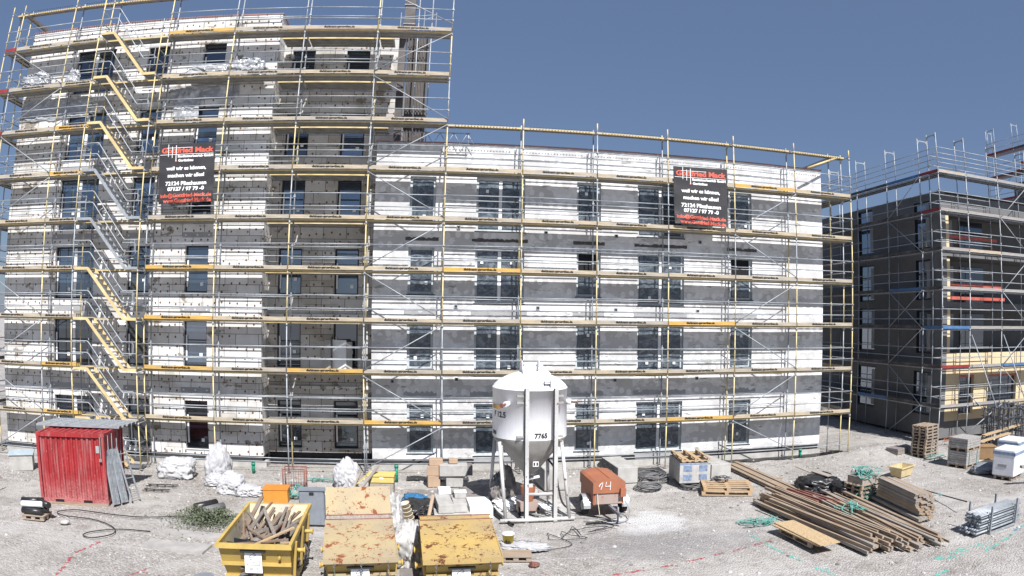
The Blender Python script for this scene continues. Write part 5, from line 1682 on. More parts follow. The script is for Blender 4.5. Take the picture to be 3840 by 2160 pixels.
# ---------------------------------------------------------- compressor trailer
def compressor():
    t = thing('compressor_trailer', 'small orange red compressor trailer with a hand painted number right of the silo', 'trailer', (5.05, -6.48, 0), .03)
    w2 = .49; D = 1.62; z0 = .42
    b = MB(); b.box(-w2, w2, .02, D - .02, z0, .82); b.obj('body', 'comp_red', t)
    MB().box(-w2 + .06, w2 - .06, -.0, .018, z0 + .02, .80).obj('front_panel', 'comp_panel', t)
    # hood with arched roof
    pr = [(-w2 - .03, .80), (-w2 - .03, 1.14), (-w2 + .06, 1.20), (0, 1.27), (w2 - .06, 1.20), (w2 + .03, 1.14), (w2 + .03, .80)]
    vs = []; ys = [-.05, D + .02]
    for y in ys: vs += [(p[0], y, p[1]) for p in pr]
    n = len(pr); fs = [(i, n + i, n + i + 1, i + 1) for i in range(n - 1)] + [tuple(reversed(range(n)))[::-1], tuple(n + i for i in reversed(range(n)))]
    h = MB().add(vs, fs).obj('hood', 'comp_red', t)
    b = MB(); b.box(-.012, .012, -.052, D + .02, 1.262, 1.285); b.obj('seam', 'comp_red', h)
    bpath = MB()
    def st(pts): bpath.path([(x, -.062, z) for x, z in pts], .013, 5)
    st([(-.34, 1.02), (-.30, 1.10), (-.22, 1.15), (-.24, 1.04), (-.28, .93)])
    st([(-.10, 1.17), (-.14, 1.02), (.02, 1.03)]); st([(.03, 1.17), (.02, .90)])
    bpath.obj('painted_number', 'white_plastic', h)
    MB().box(w2 - .15, w2 + .02, -.16, -.06, .68, .95).obj('lamp_box', 'comp_red', t)
    for s in (-1, 1):
        x = s * (w2 + .14)
        b = MB(); b.tube((x - .08, .55, .29), (x + .08, .55, .29), .29, 24); w_ = b.obj('wheel', 'rubber', t)
        MB().tube((x + s * .081, .55, .29), (x + s * .095, .55, .29), .16, 16).obj('rim', 'galv', w_)
        b = MB(); n = 12; vs = []
        for i in range(n + 1):
            a = math.pi * 1.08 * i / n - .12
            for xx in (x - .12, x + .12): vs.append((xx, .55 - math.cos(a) * .36, .30 + math.sin(a) * .36))
        b.add(vs, [(2 * i, 2 * i + 2, 2 * i + 3, 2 * i + 1) for i in range(n)])
        vs2 = [(p[0], .55 + (p[1] - .55) * .96, .3 + (p[2] - .3) * .96) for p in vs]
        b.add(vs2, [(2 * i + 1, 2 * i + 3, 2 * i + 2, 2 * i) for i in range(n)]); b.obj('mudguard', 'alu', t)
    b = MB(); b.bar((.0, .3, .38), (.12, -.75, .30), .09, .09); b.tube((.12, -.75, .30), (.12, -.95, .28), .04, 8); b.obj('drawbar', 'galv_dark', t)
    b = MB(); b.tube((.12, -.62, .0), (.12, -.62, .5), .03, 8); b.box(.02, .22, -.7, -.55, 0, .02); b.obj('jockey_leg', 'galv_dark', t)
    MB().path([(-.38, -.02, .8), (-.38, -.1, .6), (-.36, -.25, .2), (-.4, -.3, .04), (-.7, -.35, .03)], .012, 6).obj('hanging_cord', 'cream_plastic', t)
compressor()

# ---------------------------------------------------------- concrete blocks
def cblock(label, x0, x1, y0, y1, h, rz=0, mat='concrete', cat='concrete block', group=None):
    cx, cy = (x0 + x1) / 2, (y0 + y1) / 2
    b = MB(); hx, hy = (x1 - x0) / 2, (y1 - y0) / 2
    b.box(-hx, hx, -hy, hy, 0, h)
    o = solo(b, 'concrete_block', mat, label, cat, (cx, cy, 0), rz, group)
    m = o.modifiers.new('b', 'BEVEL'); m.width = .02; m.segments = 2
    return o
cblock('long grey concrete block behind the compressor', 6.45, 7.25, -2.3, -.2, .62, .05, group='concrete foundation blocks')
cblock('grey concrete block behind the right silo leg', 3.55, 4.35, -2.9, -1.4, .78, .08, group='concrete foundation blocks')
cblock('long concrete block right of the wrapped goods', 10.2, 11.1, -2.3, -.4, .55, .12, group='concrete foundation blocks')
blob('plastic_sheet', 'dark crumpled foil along the left side of the long grey block', 'foil', (6.28, -1.2, 0), (.13, 1.0, .62), 'black_foil', 91.3, .3)

def goods():
    t = thing('wrapped_pallet_goods', 'pallet of sacks wrapped in clear film with blue print under an upturned pallet', 'wrapped goods', (9.25, -2.55, 0), -.10)
    b = MB(); b.box(-.58, .56, -.92, .8, .14, .92); o = b.obj('load', 'concrete', t); m = o.modifiers.new('b', 'BEVEL'); m.width = .04
    b = MB(); b.box(-.60, .58, -.945, -.93, .18, .93); b.obj('film', 'bag_clear', t)
    for k, x in enumerate((-.46, .14)):
        for z in (.28, .62):
            MB().box(x, x + .32, -.955, -.946, z, z + .22).obj('printed_mark', 'wrap_blue', t)
    MB().box(-.60, .58, -.953, -.946, .87, .92).obj('print_band', 'wrap_blue', t)
goods()
pallet('upturned fresh pallet lying on top of the wrapped goods', (9.25, -2.65, 1.12), 1.47, 'pallet_new', rot=(math.pi, 0, 1.47), L=1.7, Wd=1.1)
pallet('upper fresh flat pallet of the pair right of the cable coils', (10.05, -4.35, .145), -.30, 'pallet_new', 'pair of flat pallets', L=1.8, Wd=1.25)
pallet('lower fresh flat pallet of the pair right of the cable coils', (10.0, -4.38, 0), -.34, 'pallet_new', 'pair of flat pallets', L=1.8, Wd=1.25)

# ---------------------------------------------------------- timber
rr = random.Random(33)
def beam(x0, y0, z0, x1, y1, z1, wd, ht, mat, label, group, name='timber', cat='timber'):
    p = Vector((x0, y0, z0)); q = Vector((x1, y1, z1)); L = (q - p).length
    b = MB(); b.box(-wd / 2, wd / 2, 0, L, -ht / 2, ht / 2)
    o = b.obj(name, mat)
    d = (q - p).normalized(); x = d.cross(Vector((0, 0, 1))).normalized(); z = x.cross(d)
    o.matrix_world = Matrix(((x.x, d.x, z.x, p.x), (x.y, d.y, z.y, p.y), (x.z, d.z, z.z, p.z), (0, 0, 0, 1)))
    return tag(o, label, cat, group)
ORD = ['leftmost', 'second', 'third', 'fourth', 'fifth', 'sixth', 'seventh', 'eighth', 'ninth', 'tenth', 'eleventh', 'twelfth', 'thirteenth', 'fourteenth', 'fifteenth']
GL = 'long brown timber in the left loose pile behind the strand board'
for lay in range(5):
    n = 9 - lay
    for k in range(n):
        u = k / max(1, n - 1)
        lab = ORD[k] + ' timber from the left in the ' + ('bottom', 'second lowest', 'middle', 'second highest', 'top')[lay] + ' layer of the left loose pile'
        xf = 10.75 + lay * .07 + u * (1.15 - lay * .13) + rr.uniform(-.05, .05); xb = 10.15 + lay * .08 + u * (1.2 - lay * .12) + rr.uniform(-.2, .2)
        z = .09 + lay * .095
        beam(xb, -6.7 + rr.uniform(-.7, .6), z + .04, xf, -11.85 + rr.uniform(-.5, .3), z, rr.choice((.07, .10, .13)), .085, 'timber' if rr.random() < .85 else 'timber_grey', lab, 'left loose timber pile')
GR = 'long brown timber in the right loose pile near the tube rack'
for lay in range(3):
    n = 11 - lay * 2
    for k in range(n):
        u = k / max(1, n - 1)
        lab = ORD[k] + ' timber from the left in the ' + ('bottom', 'middle', 'top')[lay] + ' layer of the right loose pile'
        xf = 11.9 + u * 1.35 + rr.uniform(-.03, .03) + lay * .04; xb = 12.0 + u * 1.3 + rr.uniform(-.35, .35) + lay * .05
        z = .07 + lay * .075
        beam(xb, -7.0 + rr.uniform(-.9, .7), z + .06, xf, -12.15 + rr.uniform(-.45, .35), z, rr.choice((.06, .10, .12)), .065, 'timber' if rr.random() < .75 else 'timber_grey', lab, 'right loose timber pile')
for k in range(6):
    beam(11.72 + k * .11, -5.6 - .12 * k, .20 + .05 * (k % 2), 12.0 + k * .12, -7.5 - .1 * k, .20 + .05 * (k % 2), .09, .12, 'timber_red', ORD[k] + ' reddish formwork beam from the left between the timber piles', 'reddish beams at the timber piles', 'formwork_beam', 'beam')
for k in range(4):
    beam(11.75 + k * .19, -.7 + k * .12, .12 + .035 * (k % 2), 11.85 + k * .20, -5.6 + k * .05, .10 + .035 * (k % 2), .17, .045, 'timber', ORD[k] + ' plank from the left running from the white building to the timber piles', 'long planks towards the building', 'plank', 'plank')
def osb():
    o = solo(MB().box(-.34, .34, -1.15, 1.15, 0, .03), 'strand_board', 'osb', 'tan strand board lying on a low pallet at the front', 'board', (9.78, -10.4, .27), .07)
    solo(MB().box(-.36, .33, -1.1, 1.05, 0, .03), 'strand_board', 'osb', 'lower strand board directly under the front tan board', 'board', (9.74, -10.35, .235), .12)
    pallet('low worn pallet under the tan strand boards', (9.74, -10.3, 0.08), 1.64, 'pallet_old', L=1.6, Wd=.6)
osb()
GS = 'board in the tall lumber stack beside the green strapped pallets'
for lay in range(12):
    for k in range(5):
        if lay == 11 and k > 2: continue
        x = 14.28 + k * .15 + rr.uniform(-.015, .015)
        beam(x + .20, -7.6 + rr.uniform(-.08, .1), .24 + lay * .055, x - .05, -9.85 + rr.uniform(-.12, .1) - (0.03 * (11 - lay)), .20 + lay * .055, .14, .048, 'timber' if rr.random() < .5 else 'timber_grey', ORD[k] + ' board from the left, layer ' + ('bottom', 'two', 'three', 'four', 'five', 'six', 'seven', 'eight', 'nine', 'ten', 'eleven', 'top')[lay] + ' counted upwards, tall lumber stack', 'tall lumber stack', 'board', 'board')
for k in range(5):
    beam(14.45 + k * .16, -7.2, .10, 14.05 + k * .16, -10.35 + rr.uniform(-.1, .1), .10, .13, .09, 'timber' if k > 2 else 'timber_grey', ORD[k] + ' thick beam from the left under the tall lumber stack', 'beams under the lumber stack', 'timber', 'timber')
# black heap boards
beam(12.9, -4.4, .75, 13.7, -5.9, .42, .12, .03, 'timber_grey', 'narrow plank lying across the black plastic heap', None, 'plank', 'plank')
beam(13.35, -5.0, .66, 13.6, -5.75, .6, .3, .03, 'timber_grey', 'short wide board lying on the black plastic heap', None, 'plank', 'plank')
# strapped pallets
for k in range(4):
    pallet(('lowest', 'second lowest', 'third', 'topmost')[k] + ' pallet in the stack under the green straps', (14.3 + rr.uniform(-.02, .02), -6.9, .145 * k), .25 + rr.uniform(-.05, .05), 'pallet_old', 'pallets under the green straps')
solo(MB().box(-.5, .5, -.35, .35, 0, .26), 'crate', 'timber_grey', 'low grey crate full of green straps on the pallet stack', 'crate', (14.3, -6.9, .58), .25)
def tangle(label, x, y, z, rx, ry, rz_, n, seed, mat='strap_green', wd=.035, cat='strap tangle', name='strap_tangle'):
    rr = random.Random(seed); b = MB(); p = Vector((rx, 0, 0)); pts = []
    for k in range(n):
        p = Vector((rr.uniform(-rx, rx), rr.uniform(-ry, ry), rr.uniform(0, 1) ** 1.5 * rz_))
        pts.append(p)
    out = []
    P = pts
    for i in range(1, len(P) - 2):
        for k in range(6):
            u = k / 6
            p0, p1, p2, p3 = P[i - 1], P[i], P[i + 1], P[i + 2]
            out.append(.5 * ((2 * p1) + (p2 - p0) * u + (2 * p0 - 5 * p1 + 4 * p2 - p3) * u * u + (3 * p1 - p0 - 3 * p2 + p3) * u ** 3))
    for i in range(len(out) - 1):
        if (out[i + 1] - out[i]).length > 1e-4: b.bar(out[i], out[i + 1], wd, .006)
    return solo(b, name, mat, label, cat, (x, y, z))
tangle('big tangle of green straps heaped on the pallet stack crate', 14.3, -6.95, .80, .48, .42, .38, 60, 1)
tangle('green straps hanging down the front of the pallet stack', 14.1, -7.35, .05, .5, .08, .8, 16, 2)
tangle('green straps lying on the gravel left of the strand board', 9.35, -8.35, .02, .65, .35, .14, 34, 3)
tangle('green straps lying across the right timber pile', 12.3, -8.9, .32, .45, .7, .16, 20, 4)
tangle('green straps at the foot of the tall pallet stack', 21.5, -2.9, .12, .6, .25, .14, 24, 5)
tangle('green scraps between the paver stack and the white packs', 21.6, -5.9, .05, .6, .4, .14, 24, 6)
tangle('green netting between the orange box and the grey bin', -5.0, -3.75, .05, .3, .3, .42, 40, 7)
tangle('green netting scraps on the ground below the tall scaffold', -4.6, -1.2, .02, .6, .25, .08, 24, 8)

# ---------------------------------------------------------- tub, pallets, pavers, packs
def tub(label, x, y, rz, L, wd, h, mat):
    t = thing('mortar_tub', label, 'tub', (x, y, 0), rz)
    b = MB(); l2, w2 = L / 2, wd / 2
    def rg(l, w_, z): return [(-l, -w_, z), (l, -w_, z), (l, w_, z), (-l, w_, z)]
    o_ = rg(l2 * .78, w2 * .75, .02) + rg(l2, w2, h); i_ = rg(l2 * .74, w2 * .7, .05) + rg(l2 * .96, w2 * .94, h)
    b.add(o_, [(3, 2, 1, 0), (0, 1, 5, 4), (1, 2, 6, 5), (2, 3, 7, 6), (3, 0, 4, 7)])
    b.add(i_, [(0, 1, 2, 3), (4, 5, 1, 0), (5, 6, 2, 1), (6, 7, 3, 2), (7, 4, 0, 3)]); b.obj('body', mat, t)
    b = MB(); b.box(-l2 - .04, l2 + .04, -w2 - .04, -w2 + .02, h - .03, h + .01); b.box(-l2 - .04, l2 + .04, w2 - .02, w2 + .04, h - .03, h + .01)
    b.box(-l2 - .04, -l2 + .02, -w2 + .0201, w2 - .0201, h - .03, h + .01); b.box(l2 - .02, l2 + .04, -w2 + .0201, w2 - .0201, h - .03, h + .01); b.obj('rim', mat, t)
tub('dirty yellow mortar tub standing alone on the gravel', 17.85, -4.75, .35, 1.05, .62, .42, 'tub_yellow')
for k in range(10):
    pallet(('lowest', 'second lowest', 'third lowest', 'fourth lowest', 'fifth lowest', 'fifth highest', 'fourth highest', 'third highest', 'second highest', 'topmost')[k] + ' pallet of the tall ten pallet stack', (21.55 + rr.uniform(-.02, .02), -1.95 + rr.uniform(-.02, .02), .05 + .145 * k), .32 + rr.uniform(-.03, .03), 'pallet_old', 'ten pallet stack')
def packs(label, x, y, rz, L, wd, h, mat, courses=8, z0=.14, straps='strap_green', name='paver_stack', cat='paver stack'):
    t = thing(name, label, cat, (x, y, 0), rz)
    b = MB(); r_ = random.Random(int(x * 31)); hh = (h - z0) / courses
    for c in range(courses):
        j = .015
        b.box(-L / 2 + r_.uniform(0, j), L / 2 - r_.uniform(0, j), -wd / 2 + r_.uniform(0, j), wd / 2 - r_.uniform(0, j), z0 + c * hh, z0 + (c + 1) * hh - .012)
    b.obj('load', mat, t)
    o = bpy.data.objects.new('pallet', pallet_mesh('pallet_old', ('pallet_old', L, wd), L, wd)); COL.objects.link(o); o.parent = t
    if straps:
        for s in (-.3, .28):
            MB().box(s * L - .02, s * L + .02, -wd / 2 - .012, wd / 2 + .012, z0, h + .008).obj('strap', straps, t)
    return t
t = packs('strapped stack of grey concrete pavers on a pallet', 21.75, -4.45, .28, 1.25, 1.0, .72, 'paver', 6)
t = packs('upper load of grey pavers on a second pallet', 21.75, -4.45, .28, 1.25, 1.0, .56, 'paver', 4, straps=None)
t.location.z = .73
packs('low pallet of dark pavers left of the tall pallet stack', 20.55, -1.1, .3, .9, .7, .38, 'tarp_grey', 2, straps=None)
def white_pack(label, x, y, rz, h=1.22):
    t = thing('wrapped_pack', label, 'wrapped pack', (x, y, 0), rz, 'white wrapped packs')
    b = MB(); b.box(-.62, .62, -.5, .5, .14, h); o = b.obj('load', 'wrap_white', t); m = o.modifiers.new('b', 'BEVEL'); m.width = .05; m.segments = 3
    for q in ((-.64, .64, -.512, -.502), (-.64, .64, .502, .512)): MB().box(q[0], q[1], q[2], q[3], h - .22, h - .10).obj('print_band', 'wrap_blue', t)
    MB().box(-.632, -.622, -.5, .5, h - .22, h - .10).obj('print_band', 'wrap_blue', t); MB().box(.622, .632, -.5, .5, h - .22, h - .10).obj('print_band', 'wrap_blue', t)
    MB().box(-.632, -.622, -.15, .25, .5, .62).obj('printed_mark', 'grey_panel', t)
    o = bpy.data.objects.new('pallet', pallet_mesh('pallet_old', ('pallet_old', 1.2, .8))); COL.objects.link(o); o.parent = t
white_pack('front white wrapped pack with blue band near the right edge', 21.75, -7.2, .35)
white_pack('rear white wrapped pack with blue band behind the front one', 23.3, -6.0, .35, 1.3)
solo(MB().box(-.7, .7, -.4, .4, .1, .62).box(-.72, .72, -.42, .42, .63, .66), 'board_stack', 'brown_board', 'brown board stack behind the white wrapped packs', 'board stack', (23.4, -3.9, 0), -.5)
solo(MB().box(-.8, .8, -.3, .3, .0, .12), 'board_stack', 'cream_plastic', 'pale planks on the ground by the brown boards', 'board stack', (22.9, -4.7, 0), -.5)
blob('plastic_sheet', 'grey plastic bundle between the paver stack and white pack', 'plastic heap', (21.7, -6.1, 0), (.75, .5, .42), 'grey_plastic', 51.2, .3, rz=-.4)
for (xa, ya, za, xb, yb, zb, l) in [(24.5, -3.0, .9, 27.8, -2.6, 1.15, 'upper pale plank lying beside the steel frames'), (23.6, -3.6, .75, 26.0, -3.4, .95, 'lower pale plank lying beside the steel frames')]:
    beam(xa, ya, za, xb, yb, zb, .25, .05, 'pallet_new', l, None, 'plank', 'plank')
for (x, y, z, l, L) in [(20.9, -8.6, .75, 'long plank sticking in from the right edge beside the white pack', 2.6), (19.9, -10.6, .35, 'grey timber beam end at the right edge, upper', 1.6), (19.2, -11.5, .18, 'grey timber beam end at the right edge, lower', 1.6)]:
    beam(x, y, z, x + L, y - .9, z, .2, .22 if L < 2 else .1, 'timber_grey', l, None)
# tube rack
def tube_rack():
    t = thing('tube_rack', 'steel rack full of grey scaffold tubes at the lower right', 'tube rack', (15.85, -11.85, 0), .18)
    rr = random.Random(3)
    for row in range(7):
        n = 7 if row > 1 else 8
        for k in range(n):
            x0 = -1.15 + rr.uniform(-.12, .05) - (.15 if row < 2 else 0)
            MB().tube((x0, -.32 + k * .09 + (row % 2) * .04, .10 + row * .085), (1.15 + rr.uniform(-.05, .1), -.32 + k * .09 + (row % 2) * .04, .10 + row * .085), .033, 8).obj('tube', 'galv', t)
    b = MB()
    for x in (-.72, .78):
        for y in (-.42, .42):
            b.box(x - .03, x + .03, y - .03, y + .03, 0, .85)
        b.box(x - .03, x + .03, -.39, .39, .0, .05)
    b.box(-.69, .75, -.44, -.40, .0, .06); b.box(-.69, .75, .40, .44, .0, .06)
    b.obj('rack_frame', 'galv', t)
tube_rack()
solo(MB().tube((0, 0, 0), (-.75, -3.2, .35), .022, 7), 'steel_rod', 'black_foil', 'thin black rod propped between the lumber stack and the tube rack', 'rod', (16.95, -7.1, .05))
tangle('small green strap tied on the black rod', 16.55, -8.6, .2, .1, .1, .1, 12, 11)
# cage stacks
rr = random.Random(77)
k = 0
for (x, y) in [(26.2, -2.6), (26.9, -2.2), (27.6, -2.7), (28.3, -2.1), (29.0, -2.7), (29.7, -2.2), (26.6, -1.5), (28.0, -1.3), (29.4, -1.4)]:
    b = MB()
    h = 2.0 + rr.uniform(-.1, .2)
    for dx in (-.25, .25):
        for dy in (-.3, 0, .3):
            b.bar((dx, dy, 0), (dx + rr.uniform(-.03, .03), dy, h), .055, .055, 0, (0, 1, 0))
    for z in (.25, .9, 1.5, h - .1):
        for dx in (-.25, .25): b.bar((dx, -.5, z), (dx, .5, z + rr.uniform(-.03, .03)), .035, .035)
        b.bar((-.3, -.3, z + .05), (.3, -.3, z + .05), .035, .035); b.bar((-.3, .3, z - .05), (.3, .3, z + .05), .035, .035)
    for _ in range(6):
        z = rr.uniform(.1, h - .3); b.bar((rr.uniform(-.3, .3), -.4, z), (rr.uniform(-.3, .3), .4, z + rr.uniform(-.1, .3)), .025, .025)
    solo(b, 'shoring_tower', 'galv_dark' if k % 2 else 'frame_shore', ORD[k] + ' upright steel shoring tower from the left in the right edge cluster', 'steel frame', (x, y, 0), rr.uniform(-.2, .2), 'cluster of upright support frames')
    k += 1
tangle('rusty rebar scraps tangled in front of the steel frames', 24.4, -1.9, .05, .9, .5, .5, 30, 21, 'timber_red', .02, 'rebar', 'rebar_tangle')
tangle('rusty reinforcement pieces behind the ten pallet stack', 24.6, -.6, .1, .5, .3, .5, 20, 22, 'comp_red', .03, 'rebar', 'rebar_tangle')
beam(24.2, -.9, .15, 27.6, -1.1, .2, .3, .04, 'eps', 'pale long board on the ground below the far scaffold', None, 'plank', 'plank')
beam(24.9, -1.3, .22, 27.0, -.8, .3, .35, .05, 'timber', 'brown board lying askew below the far scaffold', None, 'plank', 'plank')

# ---------------------------------------------------------- middle clutter
solo(MB().box(-.42, .42, -.3, .3, 0, .42).box(-.44, .44, -.32, .32, .425, .47), 'storage_box', 'orange_plastic', 'plain orange box behind the open skip', 'box', (-5.68, -4.15, 0), .05)
def mesh_guard():
    t = thing('mesh_crate', 'rusty red wire mesh crate in front of the tall scaffold', 'mesh crate', (-5.4, -2.4, 0), .05)
    b = MB()
    for x in (-.4, .4):
        for y in (-.25, .25): b.tube((x, y, 0), (x, y, .76), .022, 6)
    for y in (-.25, .25):
        for z in (.04, .74): b.tube((-.4, y, z), (.4, y, z), .018, 6)
    b.obj('frame', 'red_rust', t)
    for y in (-.25, .25):
        b = MB()
        for k in range(9): b.tube((-.36 + k * .09, y, .05), (-.36 + k * .09, y, .72), .004, 4)
        for k in range(7): b.tube((-.4, y, .1 + k * .09), (.4, y, .1 + k * .09), .004, 4)
        b.obj('wire_mesh', 'red_rust', t)
M['red_rust'] = plain('rusty red steel', (.24, .09, .065), .7, .1, .3, 8)
mesh_guard()
def grey_bin():
    t = thing('plastic_bin', 'tall grey plastic bin panel standing between the open skip and the pale lidded skip', 'bin', (-3.92, -6.9, 0), .02)
    b = MB(); b.box(-.42, .34, -.02, .25, .02, 1.08); o = b.obj('body', 'grey_plastic', t); m = o.modifiers.new('b', 'BEVEL'); m.width = .03
    MB().box(-.46, .38, -.05, .29, 1.085, 1.13).obj('lid', 'grey_plastic', t)
    for x in (-.3, .2): MB().box(x, x + .02, -.035, -.021, .1, 1.0).obj('rib', 'grey_plastic', t)
    MB().box(-.1, .04, -.04, -.021, .96, 1.04).obj('handle', 'frame_dark', t)
grey_bin()
def cabinet():
    t = thing('power_cabinet', 'faded yellow site power cabinet on a grey wooden base', 'cabinet', (-2.25, -2.8, 0), -.06)
    MB().box(-.38, .5, -.22, .3, 0, .40).obj('base', 'timber_grey', t)
    MB().box(-.40, .52, -.25, .32, .405, .62).obj('cabinet_body', 'cab_yellow', t)
    MB().box(-.42, .54, -.28, .34, .625, .68).obj('roof', 'cab_yellow', t)
    b = MB(); b.box(.02, .16, -.262, -.252, .53, .60); b.obj('sign_plate', 'white_plastic', t)
    b = MB(); b.path([(-.32, -.27, .62), (-.30, -.33, .5), (-.34, -.36, .2), (-.2, -.4, .03), (.4, -.6, .03)], .02, 6); b.obj('cord', 'cable_black', t)
    b = MB(); vs = [(-.85, -.2, .30), (-.45, -.25, .62), (-.45, .2, .66), (-.8, .2, .34)]
    b.add(vs + [(v[0], v[1], v[2] - .03) for v in vs], [(0, 1, 2, 3), (7, 6, 5, 4), (0, 4, 5, 1), (1, 5, 6, 2), (2, 6, 7, 3), (3, 7, 4, 0)]); b.obj('door', 'cab_yellow', t)
cabinet()
beam(-3.1, -4.1, .05, -2.3, -2.75, .95, .1, .05, 'timber_grey', 'grey board leaning against the yellow cabinet', None, 'board', 'board')
beam(-3.25, -3.9, .03, -3.0, -2.4, .6, .07, .04, 'timber_grey', 'short batten leaning between the white bag and the cabinet', None, 'board', 'board')
# green pipe stubs
for (x, y, z, h, l) in [(-7.55, -.25, 0, .42, 'green drain pipe stub beside the tall white bag'), (-1.75, -1.2, 0, .65, 'green drain pipe stub right of the yellow cabinet'), (15.9, .25, 0, .4, 'green drain pipe stub at the right end of the white building'), (-16.9, .1, 0, .3, 'green drain pipe stub behind the concrete shaft box')]:
    b = MB(); b.tube((0, 0, 0), (.0, 0, h), .065, 14); b.tube((0, 0, h - .12), (0, 0, h), .08, 14); b.tube((0, 0, h * .4), (0, 0, h * .4 + .03), .075, 14)
    solo(b, 'drain_pipe', 'pipe_green', l, 'pipe', (x, y, z), 0, 'green drain pipe stubs')
def carton(label, x, y, z, sx, sy, sz, rz, mat='cardboard', name='cardboard_box', cat='box', group=None):
    o = solo(MB().box(-sx / 2, sx / 2, -sy / 2, sy / 2, 0, sz), name, mat, label, cat, (x, y, z), rz, group)
    m = o.modifiers.new('b', 'BEVEL'); m.width = .012
    return o
carton('lower upright cardboard box beside the panel stack', -.35, -1.9, 0, .45, .4, .42, .1)
carton('middle cardboard box in the leaning column', -.36, -1.9, .425, .44, .4, .36, -.05)
carton('top cardboard box on the leaning column', -.26, -1.85, .79, .50, .4, .24, .05)
carton('small cardboard box on the grey panel stack', .38, -1.9, .865, .32, .25, .17, .05)
carton('grey slab carrying the panel stack', .42, -1.95, 0, .62, .35, .42, .02, 'aac', 'aerated_block', 'block')
carton('thick grey panel stack set across the upright slab', .38, -1.95, .425, 1.02, .5, .42, .0, 'aac', 'panel_stack', 'panel stack')
carton('dark wrapped end of the grey panel stack', .98, -1.93, .44, .2, .46, .38, 0, 'tarp_grey', 'panel_stack', 'panel stack')
gb = 'grey aerated blocks'
carton('front left grey aerated block of the block pile', -.02, -5.65, .22, .48, 1.2, .28, .10, 'aac', 'aerated_block', 'block', gb)
carton('front right grey aerated block of the block pile', .45, -5.6, .22, .42, 1.1, .28, .05, 'aac', 'aerated_block', 'block', gb)
carton('flat wide block layer under the aerated blocks', .22, -5.6, 0, 1.15, 1.3, .21, .04, 'aac', 'aerated_block', 'block', gb)
carton('small grey block standing on the block pile', .50, -5.35, .505, .36, .35, .16, .0, 'aac', 'aerated_block', 'block', gb)
carton('thin white lid board on the small grey block', .50, -5.35, .67, .40, .38, .03, .0, 'eps', 'foam_board', 'foam board')
carton('printed white sheet box on the left of the block pile', .0, -4.9, .505, .40, .3, .2, .12, 'eps', 'foam_board', 'foam board')
carton('large white polystyrene block right of the block pile', 1.1, -5.5, 0, .72, 1.2, .38, .05, 'eps', 'foam_block', 'foam block')
carton('long pale board lying in front of the block pile', .72, -6.75, .10, 1.25, .2, .06, .03, 'eps', 'foam_board', 'foam board')
carton('white polystyrene offcut behind the lidded skip', .75, -6.4, 0, .9, .3, .18, .1, 'eps', 'foam_block', 'foam block')
beam(-.55, -6.9, .05, -.35, -6.2, .8, .1, .04, 'timber', 'short board leaning on the left of the block pile', None, 'board', 'board')
beam(-.9, -5.1, .12, .0, -5.2, .14, .12, .05, 'timber_x', 'plank end lying left of the block pile', None, 'board', 'board')
def buckets():
    for k in range(5):
        b = MB(); b.lathe([(.0, .0), (.12, .0), (.145, .26), (.155, .26), (.155, .28), (.135, .28), (.115, .02), (0, .02)], n=22)
        o = solo(b, 'bucket', 'cream_plastic', ('lowest', 'second', 'third', 'fourth', 'uppermost')[k] + ' nested cream bucket of the leaning stack', 'bucket', (-1.0 - .035 * k, -6.85, .02 + .115 * k), 0, 'nested cream buckets', rot=(.12, -.25, 0))
buckets()
def bucket_y():
    t = thing('bucket', 'yellow bucket with a white lid standing right of the lidded skip', 'bucket', (1.66, -8.75, 0), 0)
    b = MB(); b.lathe([(0, 0), (.13, 0), (.16, .34), (.168, .34), (.168, .37), (.15, .37)], n=26); b.obj('body', 'bucket_yellow', t)
    b = MB(); b.lathe([(0, .40), (.14, .395), (.172, .375), (.172, .35)], n=26); b.obj('lid', 'white_plastic', t)
    bend_text('do', .17, .006, 0, 0, .148, -.25, .10, 'ink', t)
bucket_y()
pallet('small worn pallet lying right of the lidded skip', (1.75, -9.75, 0), -.12, 'pallet_old', L=.8, Wd=.5)
blob('rag', 'rust red rag lying on the gravel right of the lidded skip', 'rag', (2.15, -10.35, 0), (.12, .1, .1), 'timber_red', 61., .5)
carton('grey plastic crate on the ground between the lidded skips', -.92, -11.4, 0, .45, .6, .32, .05, 'tarp_grey', 'plastic_crate', 'crate')
beam(-1.25, -7.6, .06, -.6, -9.6, .06, .14, .10, 'galv_dark', 'grey steel beam lying between the two lidded skips', None, 'steel_beam', 'beam')
# rolls and weeds, concrete slabs
for (x, y, z, rz, m, l) in [(-7.62, -5.95, .24, .95, 'black_foil', 'black roll lying on the slope above the weeds'), (-7.35, -6.05, .16, .95, 'cable', 'grey roll beside the black roll above the weeds')]:
    b = MB(); b.tube((-.42, 0, 0), (.42, 0, .0), .13, 16); b.tube((-.425, 0, 0), (-.42, 0, 0), .07, 10, 1)
    solo(b, 'membrane_roll', [m, 'void'], l, 'roll', (x, y, z), rz)
def weeds():
    b = MB(); rr = random.Random(6)
    for k in range(4200):
        a = rr.uniform(0, 6.283); r_ = abs(rr.gauss(0, .6))
        cx, cy = rr.choice(((-6.9, -6.75), (-7.2, -7.1), (-7.75, -6.6)))
        x = cx + math.cos(a) * r_ * 1.0; y = cy + math.sin(a) * r_ * .8
        z = max(.01, .38 * math.exp(-(r_ / .6) ** 2) * rr.random() + .02)
        d = Vector((rr.uniform(-1, 1), rr.uniform(-1, 1), rr.uniform(-.3, .9))).normalized(); s = Vector((-d.y, d.x, 0)).normalized() * rr.uniform(.012, .028)
        p = Vector((x, y, z)); q = p + d * rr.uniform(.04, .10)
        b.add([p - s * .4, (p + q) / 2 - s, q, (p + q) / 2 + s], [(0, 1, 2, 3)])
    tag(b.obj('weeds', 'leaf'), 'low patch of green weeds left of the open skip', 'weeds', kind='stuff')
weeds()
